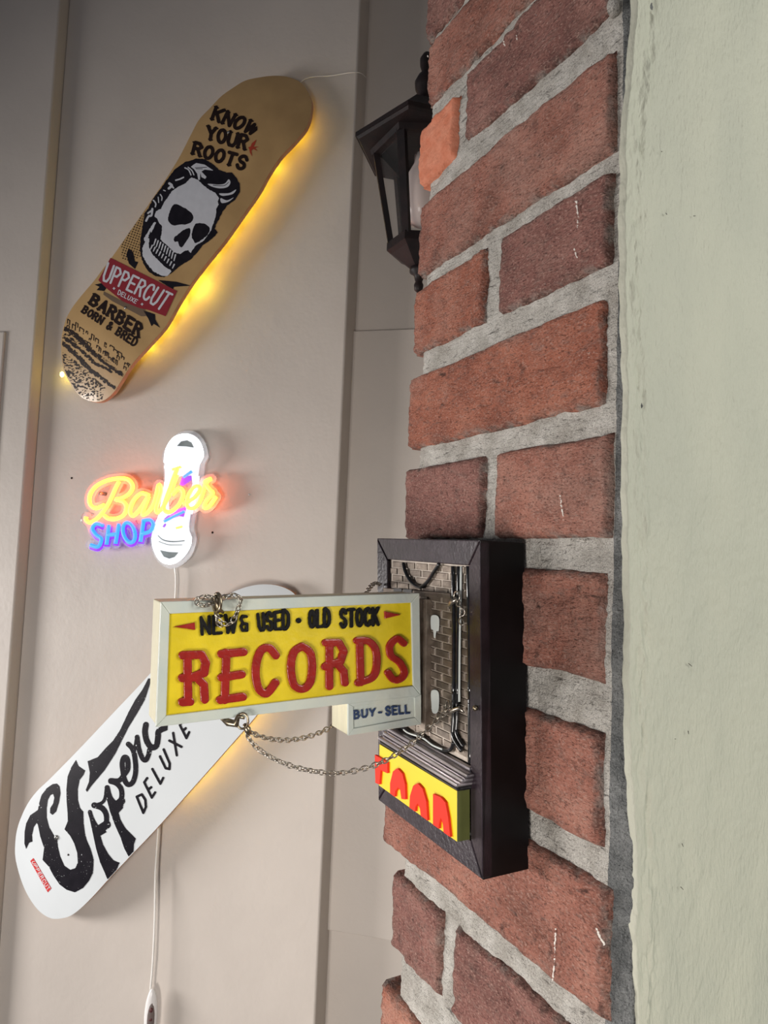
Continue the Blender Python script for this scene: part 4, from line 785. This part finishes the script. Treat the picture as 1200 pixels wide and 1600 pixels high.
# letter shapes drawn in face coordinates then cut by the panel's lower edge
letters = [([((205, 600), (205, 900)), ((205, 640), (295, 700))], 4.), ([((350, 1030), (345, 900), (380, 760), (420, 800), (445, 1000))], 4.6), ([((530, 1130), (525, 1040), (570, 890), (620, 960), (650, 1220))], 4.8), ([((745, 985), (745, 1270)), ((745, 1000), (800, 1035), (835, 1130), (870, 1400))], 4.6)]
LP = [((175, 595), (290, 665), (290, 765), (225, 735), (215, 870), (180, 855)),
      ((318, 970), (318, 860), (345, 750), (385, 722), (430, 770), (455, 870), (460, 1010), (425, 1005), (412, 920), (390, 900), (365, 935), (355, 1010), (318, 985)),
      ((498, 1120), (505, 980), (535, 885), (575, 862), (620, 910), (655, 1030), (668, 1225), (610, 1200), (600, 1100), (578, 1048), (555, 1080), (548, 1142)),
      ((722, 960), (790, 990), (835, 1040), (862, 1180), (885, 1400), (825, 1350), (815, 1240), (795, 1180), (778, 1230), (770, 1305), (722, 1270))]
for P in LP:
    q = zf(*P); f2 = Field(*bb(q), .4); f2.poly(q, smooth=False); f2.F -= .3; f2.poly(zf((100, 520), (960, 900), (930, 1398), (185, 862), (100, 860)), clip=True); sdf_mesh('letter', f2, fas_map, m_redl2, plq, h=.0018, edge=.9, r=1.2)
# worn black lip under the fascia
lipb = [fy(592, 1228, XY), fy(714, 1316, XY)]
for k, (t0, t1, dx, mm) in enumerate(((0, .25, .0035, m_chrome), (.25, .50, .001, m_chrome), (.50, .72, -.0022, m_chrome), (.72, .98, -.0005, m_blackrelief))):
    # cornice mouldings between the relief foot and the fascia's top edge
    ua, ub = fy(597, 1136, XY), fy(722, 1212, XY); la, lb = fy(592, 1162, XY), fy(716, 1238, XY)
    P0, P1 = ua*(1-t0)+la*t0, ub*(1-t0)+lb*t0; P2, P3 = ua*(1-t1)+la*t1, ub*(1-t1)+lb*t1; X0 = XY+dx
    hexa('moulding', [setx(p, X0) for p in (P0, P1, P3, P2)]+[setx(p, XP+.0005) for p in (P0, P1, P3, P2)], mm, plq, .0016)
hexa('sill', [PX(x, y, XP-.0035) for x, y in ((598, 1128), (733, 1200), (733, 1208), (598, 1138))]+[PX(x, y, XP) for x, y in ((598, 1128), (733, 1200), (733, 1208), (598, 1138))], m_chrome, plq, .0005)

# ================================================================== RECORDS SIGN
s0 = on_plane(656., 1000., (XF-.005, 0, 0), (1, 0, 0)); YS = float(s0[1])
def sp(x, y): return on_plane(x, y, (0, YS, 0), (0, 1, 0))
def smap(o=0.): return lambda X, Y_, H: sp(X, Y_)+np.stack([0*H, -(H+o), 0*H], -1)
TH = .024
sg = thing('hanging_sign', sp(450., 1110.)+np.array([0, TH/2, 0]), 'yellow records shop sign with pale frame, hung on chains out from the plaque', 'sign')
def slab(name, q, y0, y1, m, bev=0.):
    P = [sp(float(x), float(y)) for x, y in q]; return hexa(name, [p+np.array([0, y0, 0]) for p in P]+[p+np.array([0, y1, 0]) for p in P], m, sg, bev)
OUT = [(251, 940), (655, 926.5), (657, 1086), (243, 1136)]; INN = [(265, 959), (642, 941.7), (645, 1071.5), (259.6, 1118)]
slab('sign_body', [(252, 941), (654.5, 928), (656.5, 1085), (244.5, 1134.5)], .0015, TH, m_cream, .0006)
slab('face_panel', [(262, 956), (645, 938.5), (648, 1075), (257, 1121)], .0006, .0016, m_yellow)
for i in range(4):
    j = (i+1) % 4; slab('frame_rail', [OUT[i], OUT[j], INN[j], INN[i]], -.0006, .0018, m_signframe, .0005)
z24 = Z(2.4, 200, 880)
RL = [([((222, 345), (225, 512)), ((205, 345), (275, 342), (291, 372), (285, 410), (238, 428)), ((255, 425), (284, 455), (287, 510)), ((203, 520), (232, 518)), ((203, 430), (225, 428))], 6.6),
      ([((368, 335), (362, 512)), ((350, 340), (432, 332)), ((350, 428), (425, 416)), ((345, 512), (430, 500))], 6.4),
      ([((553, 345), (530, 318), (500, 325), (481, 372), (479, 430), (493, 475), (520, 487), (552, 447))], 6.2),
      ([((652, 311), (682, 335), (690, 390), (680, 450), (652, 471), (622, 455), (610, 395), (620, 335), (652, 311))], 6.0),
      ([((755, 298), (754, 462)), ((740, 298), (790, 297), (808, 330), (796, 368), (745, 382)), ((780, 372), (808, 405), (812, 448)), ((738, 388), (750, 386))], 5.8),
      ([((868, 290), (872, 447)), ((858, 290), (900, 292), (928, 325), (931, 385), (915, 428), (862, 448))], 5.6),
      ([((1033, 300), (1008, 283), (982, 308), (985, 345), (1018, 372), (1036, 408), (1022, 432), (995, 436), (974, 410))], 5.4)]
for S_, w in RL:
    q = [z24(*P) for P in S_]; f2 = Field(*bb(*q, pad=9), .45)
    for P in q: f2.stroke(P, w, smooth=len(P) >= 6, closed=False)
    f2.rough(.25, .3, w); sdf_mesh('letter', f2, smap(-.0007), m_redl, sg, h=.0019, edge=.82, r=1.8, smooth=True)
fl = Field(300, 945, 600, 1000, .4)
for w, q in (('NEW', [(274, 204), (408, 192), (404, 258), (278, 266)]), ('USED', [(487, 192), (602, 178), (602, 245), (493, 251)]), ('OLD', [(681, 179), (755, 174), (755, 236), (681, 240)]), ('STOCK', [(798, 176), (938, 168), (938, 230), (798, 239)])):
    for c, L in text_strokes(w, [tuple(p) for p in z24(*q)], gap=.5):
        ff = Field(*bb(*[p for p, _ in L], pad=5), .4)
        for P, _ in L: ff.stroke(P, 2.55)
        ff.rough(.3, .4, 1); sdf_mesh('small_letter', ff, smap(-.0007), m_blackl, sg, h=.0013, edge=.85, r=1.2)
ff = Field(372, 955, 392, 992, .4); ff.stroke(z24((444, 200), (430, 198), (424, 210), (430, 223), (424, 238), (430, 252), (446, 252), (446, 228), (436, 226)), 2.4); sdf_mesh('small_letter', ff, smap(-.0007), m_blackl, sg, h=.0014, edge=.7, r=1.2)
for P, m_, w in ((((640, 215), (640.1, 215)), m_blackl, 4.2),):
    ff = Field(*bb(z24(*P), pad=7), .4); ff.stroke(z24(*P), w); sdf_mesh('bullet', ff, smap(-.0007), m_blackl, sg, h=.0014, edge=.6, r=2)
for P in (((170, 238), (250, 222), (252, 250)), ((961, 180), (1023, 193), (962, 208))):
    ff = Field(*bb(z24(*P), pad=4), .4); ff.poly(z24(*P)); sdf_mesh('pointer', ff, smap(-.0007), m_redl, sg, h=.0014, edge=.8, r=1)
zy = Z(6, 500, 1060)
def qy(*pts): return [tuple(p) for p in zy(*pts)]
TAG_OUT = qy((262, 235), (945, 150), (945, 430), (262, 535))
slab('tag_body', TAG_OUT, .0012, TH, m_cream, .0006); slab('tag_panel', TAG_OUT, .0002, .0013, m_signframe, .0003)
TI = qy((308, 262), (882, 178), (888, 365), (312, 468))
for i in range(4):
    j = (i+1) % 4; slab('tag_rail', [TAG_OUT[i], TAG_OUT[j], TI[j], TI[i]], -.0006, .0004, m_signframe, .0003)
for w, q in (('BUY', qy((318, 305), (512, 285), (510, 345), (322, 378))), ('SELL', qy((615, 268), (835, 255), (838, 322), (618, 345)))):
    for c, L in text_strokes(w, q, gap=.55):
        ff = Field(*bb(*[p for p, _ in L], pad=4), .3)
        for P, _ in L: ff.stroke(P, 1.5)
        sdf_mesh('small_letter', ff, smap(-.0003), m_bluel, sg, h=.0009, edge=.7, r=.8)
ff = Field(586, 1105, 602, 1120, .3); ff.stroke(zy((552, 320), (572, 318)), 1.6); sdf_mesh('dash', ff, smap(-.0003), m_bluel, sg, h=.0009, edge=.7, r=.8)

# ================================================================== CHAINS
def link_mesh(a, b, r):
    P = [((a)*math.cos(t)*(1.0 if abs(math.cos(t)) < 2 else 1), b*math.sin(t), 0) for t in np.linspace(0, 2*math.pi, 15)[:-1]]; V, F = tubeVF(P, r, 6, True)
    me = bpy.data.meshes.new('link'); me.from_pydata([tuple(map(float, v)) for v in V], [], F); me.polygons.foreach_set('use_smooth', [True]*len(F)); me.materials.append(m_steel); return me
LK = link_mesh(.0022, .00145, .00043)
def chain(pts, label, pitch=.0031, extra=None, k=12):
    P = cr(pts, k); d = np.concatenate([[0], np.cumsum(np.linalg.norm(np.diff(P, axis=0), axis=1))]); n = max(2, int(d[-1]/pitch)); r = thing('chain', P[0], label, 'chain')
    for i in range(n):
        s = (i+.5)/n*d[-1]; c = np.array([np.interp(s, d, P[:, j]) for j in range(3)]); e = np.array([np.interp(min(s+.001, d[-1]), d, P[:, j]) for j in range(3)])-np.array([np.interp(max(s-.001, 0), d, P[:, j]) for j in range(3)])
        e = nrm(e); tw = (math.pi*.28 if i % 2 else -math.pi*.28)+random.uniform(-.25, .25); s1 = nrm(np.cross(e, [0, -1, .02])); s2 = np.cross(e, s1); yv = math.cos(tw)*s1+math.sin(tw)*s2; zv = np.cross(e, yv)
        o = bpy.data.objects.new('link', LK); COL.objects.link(o); o.parent = r; mw = Matrix(np.array([e, yv, zv]).T.tolist()).to_4x4(); mw.translation = Vector(c-P[0]); o.matrix_local = mw
    return r
def sq(x, y, o=0.): return sp(float(x), float(y))+np.array([0, o, 0])
def ringat(name, c, R, r, m, parent, n1=(0, 1, 0), sx=1., sy=1.):
    a = nrm(np.cross(n1, [0, 0, 1])); b = np.cross(n1, a); P = [np.asarray(c)+R*(sx*math.cos(t)*a+sy*math.sin(t)*b) for t in np.linspace(0, 2*math.pi, 19)[:-1]]; return tube(name, P, r, m, parent, 7, True)
hookL = sq(368, 1122, .001); eyeR = PX(708, 1104, XP-.004)
def lerp3(a, b, t): return a*(1-t)+b*t
# front lower chain: follows the sagging pixels between the sign's lower hook and the plaque's eye
def sag(px, a, b, xa, xb): # depth runs evenly from a to b
    out = []
    for x, y in px:
        t = (x-xa)/(xb-xa); d = ray(float(x), float(y)); ya = a[1]*(1-t)+b[1]*t; out.append(CAM+d*((ya-CAM[1])/d[1]))
    return out
c1 = chain(sag([(384, 1141), (392, 1158), (415, 1178), (450, 1195), (490, 1205), (530, 1208), (575, 1199), (610, 1184), (645, 1160), (675, 1132), (703, 1107)], hookL, eyeR, 384, 703), 'long front steel chain sagging from the sign bottom hook to the plaque ring')
c2 = chain(sag([(386, 1139), (400, 1148), (425, 1155), (455, 1156), (485, 1150), (515, 1137), (545, 1115)], sq(386, 1139, .004), sq(545, 1115, .030), 386, 545), 'short steel chain running behind the buy and sell tag')
c3 = chain(sag([(338, 936), (322, 932), (308, 939), (318, 946), (340, 940), (352, 932), (366, 930), (376, 937), (372, 952), (366, 966), (358, 975), (345, 972), (338, 960), (340, 972), (346, 978)], sq(338, 936, -.003), sq(346, 978, -.004), 300, 380), 'tangled steel chain end draped over the sign top edge', k=8)
c4 = chain([PX(715, 935, XP-.006), PX(722, 945, XP-.006), PX(726, 955, XP-.0055), PX(722, 966, XP-.0055), PX(725, 975, XP-.005)], 'short loose chain end dangling from the upper right clasp')
eyeL = PX(597, 918, XP-.004)
c5 = chain(sag([(572, 928), (578, 918), (586, 911), (594, 914)], sq(572, 928, .03), eyeL, 572, 594), 'short chain piece at the upper left corner of the relief')
cl = thing('clasp', sq(336, 940, -.003), 'dark bronze clasp clipped over the sign top edge', 'clasp')
ringat('clasp_ring', sq(336, 941, -.0045), .0038, .0011, m_bronze, cl, (1, .3, 0), .9, 1.25); tube('clasp_body', [sq(338, 927, -.003), sq(335, 936, -.005), sq(338, 951, -.005), sq(346, 956, -.0045)], .0014, m_bronze, cl, 8, rs=[.0008, .0018, .0015, .0008])
cl2 = thing('clasp', sq(372, 1124, .0), 'dark bronze hook clipped under the sign bottom edge', 'clasp')
ringat('clasp_ring', sq(377, 1125, -.0025), .0034, .0007, m_bronze, cl2, (.5, 1, 0), .9, 1.1); tube('clasp_body', [sq(345, 1122, .004), sq(358, 1130, .002), sq(368, 1130, -.001), sq(371, 1118, -.002), sq(380, 1120, -.003)], .0014, m_bronze, cl2, 8, rs=[.0007, .0022, .0024, .0015, .0008])
tube('clasp_swivel', [sq(380, 1130, -.002), sq(385, 1138, -.002), sq(388, 1146, -.002)], .0014, m_bronze, cl2, 8, rs=[.0010, .0020, .0012])
cl3 = thing('clasp', PX(712, 938, XP-.005), 'pinkish metal lobster clasp at the upper right of the relief', 'clasp')
ringat('clasp_ring', PX(716, 932, XP-.005), .0030, .0006, m_steel, cl3, (1, 0, 0), 1., 1.); tube('clasp_body', [PX(718, 936, XP-.006), PX(712, 940, XP-.0065), PX(706, 946, XP-.006), PX(704, 951, XP-.005)], .001, m_steel, cl3, 8, rs=[.0008, .0016, .0012, .0005])
cl4 = thing('clasp', PX(712, 1106, XP-.005), 'steel ring and clasp fixed low on the right of the relief', 'clasp')
ringat('clasp_ring', PX(702, 1104, XP-.005), .0034, .0005, m_steel, cl4, (1, -.2, 0), 1., 1.); tube('clasp_body', [PX(703, 1114, XP-.006), PX(712, 1110, XP-.006), PX(720, 1106, XP-.005), PX(725, 1113, XP-.004)], .001, m_steel, cl4, 8, rs=[.0008, .0014, .0011, .0005])
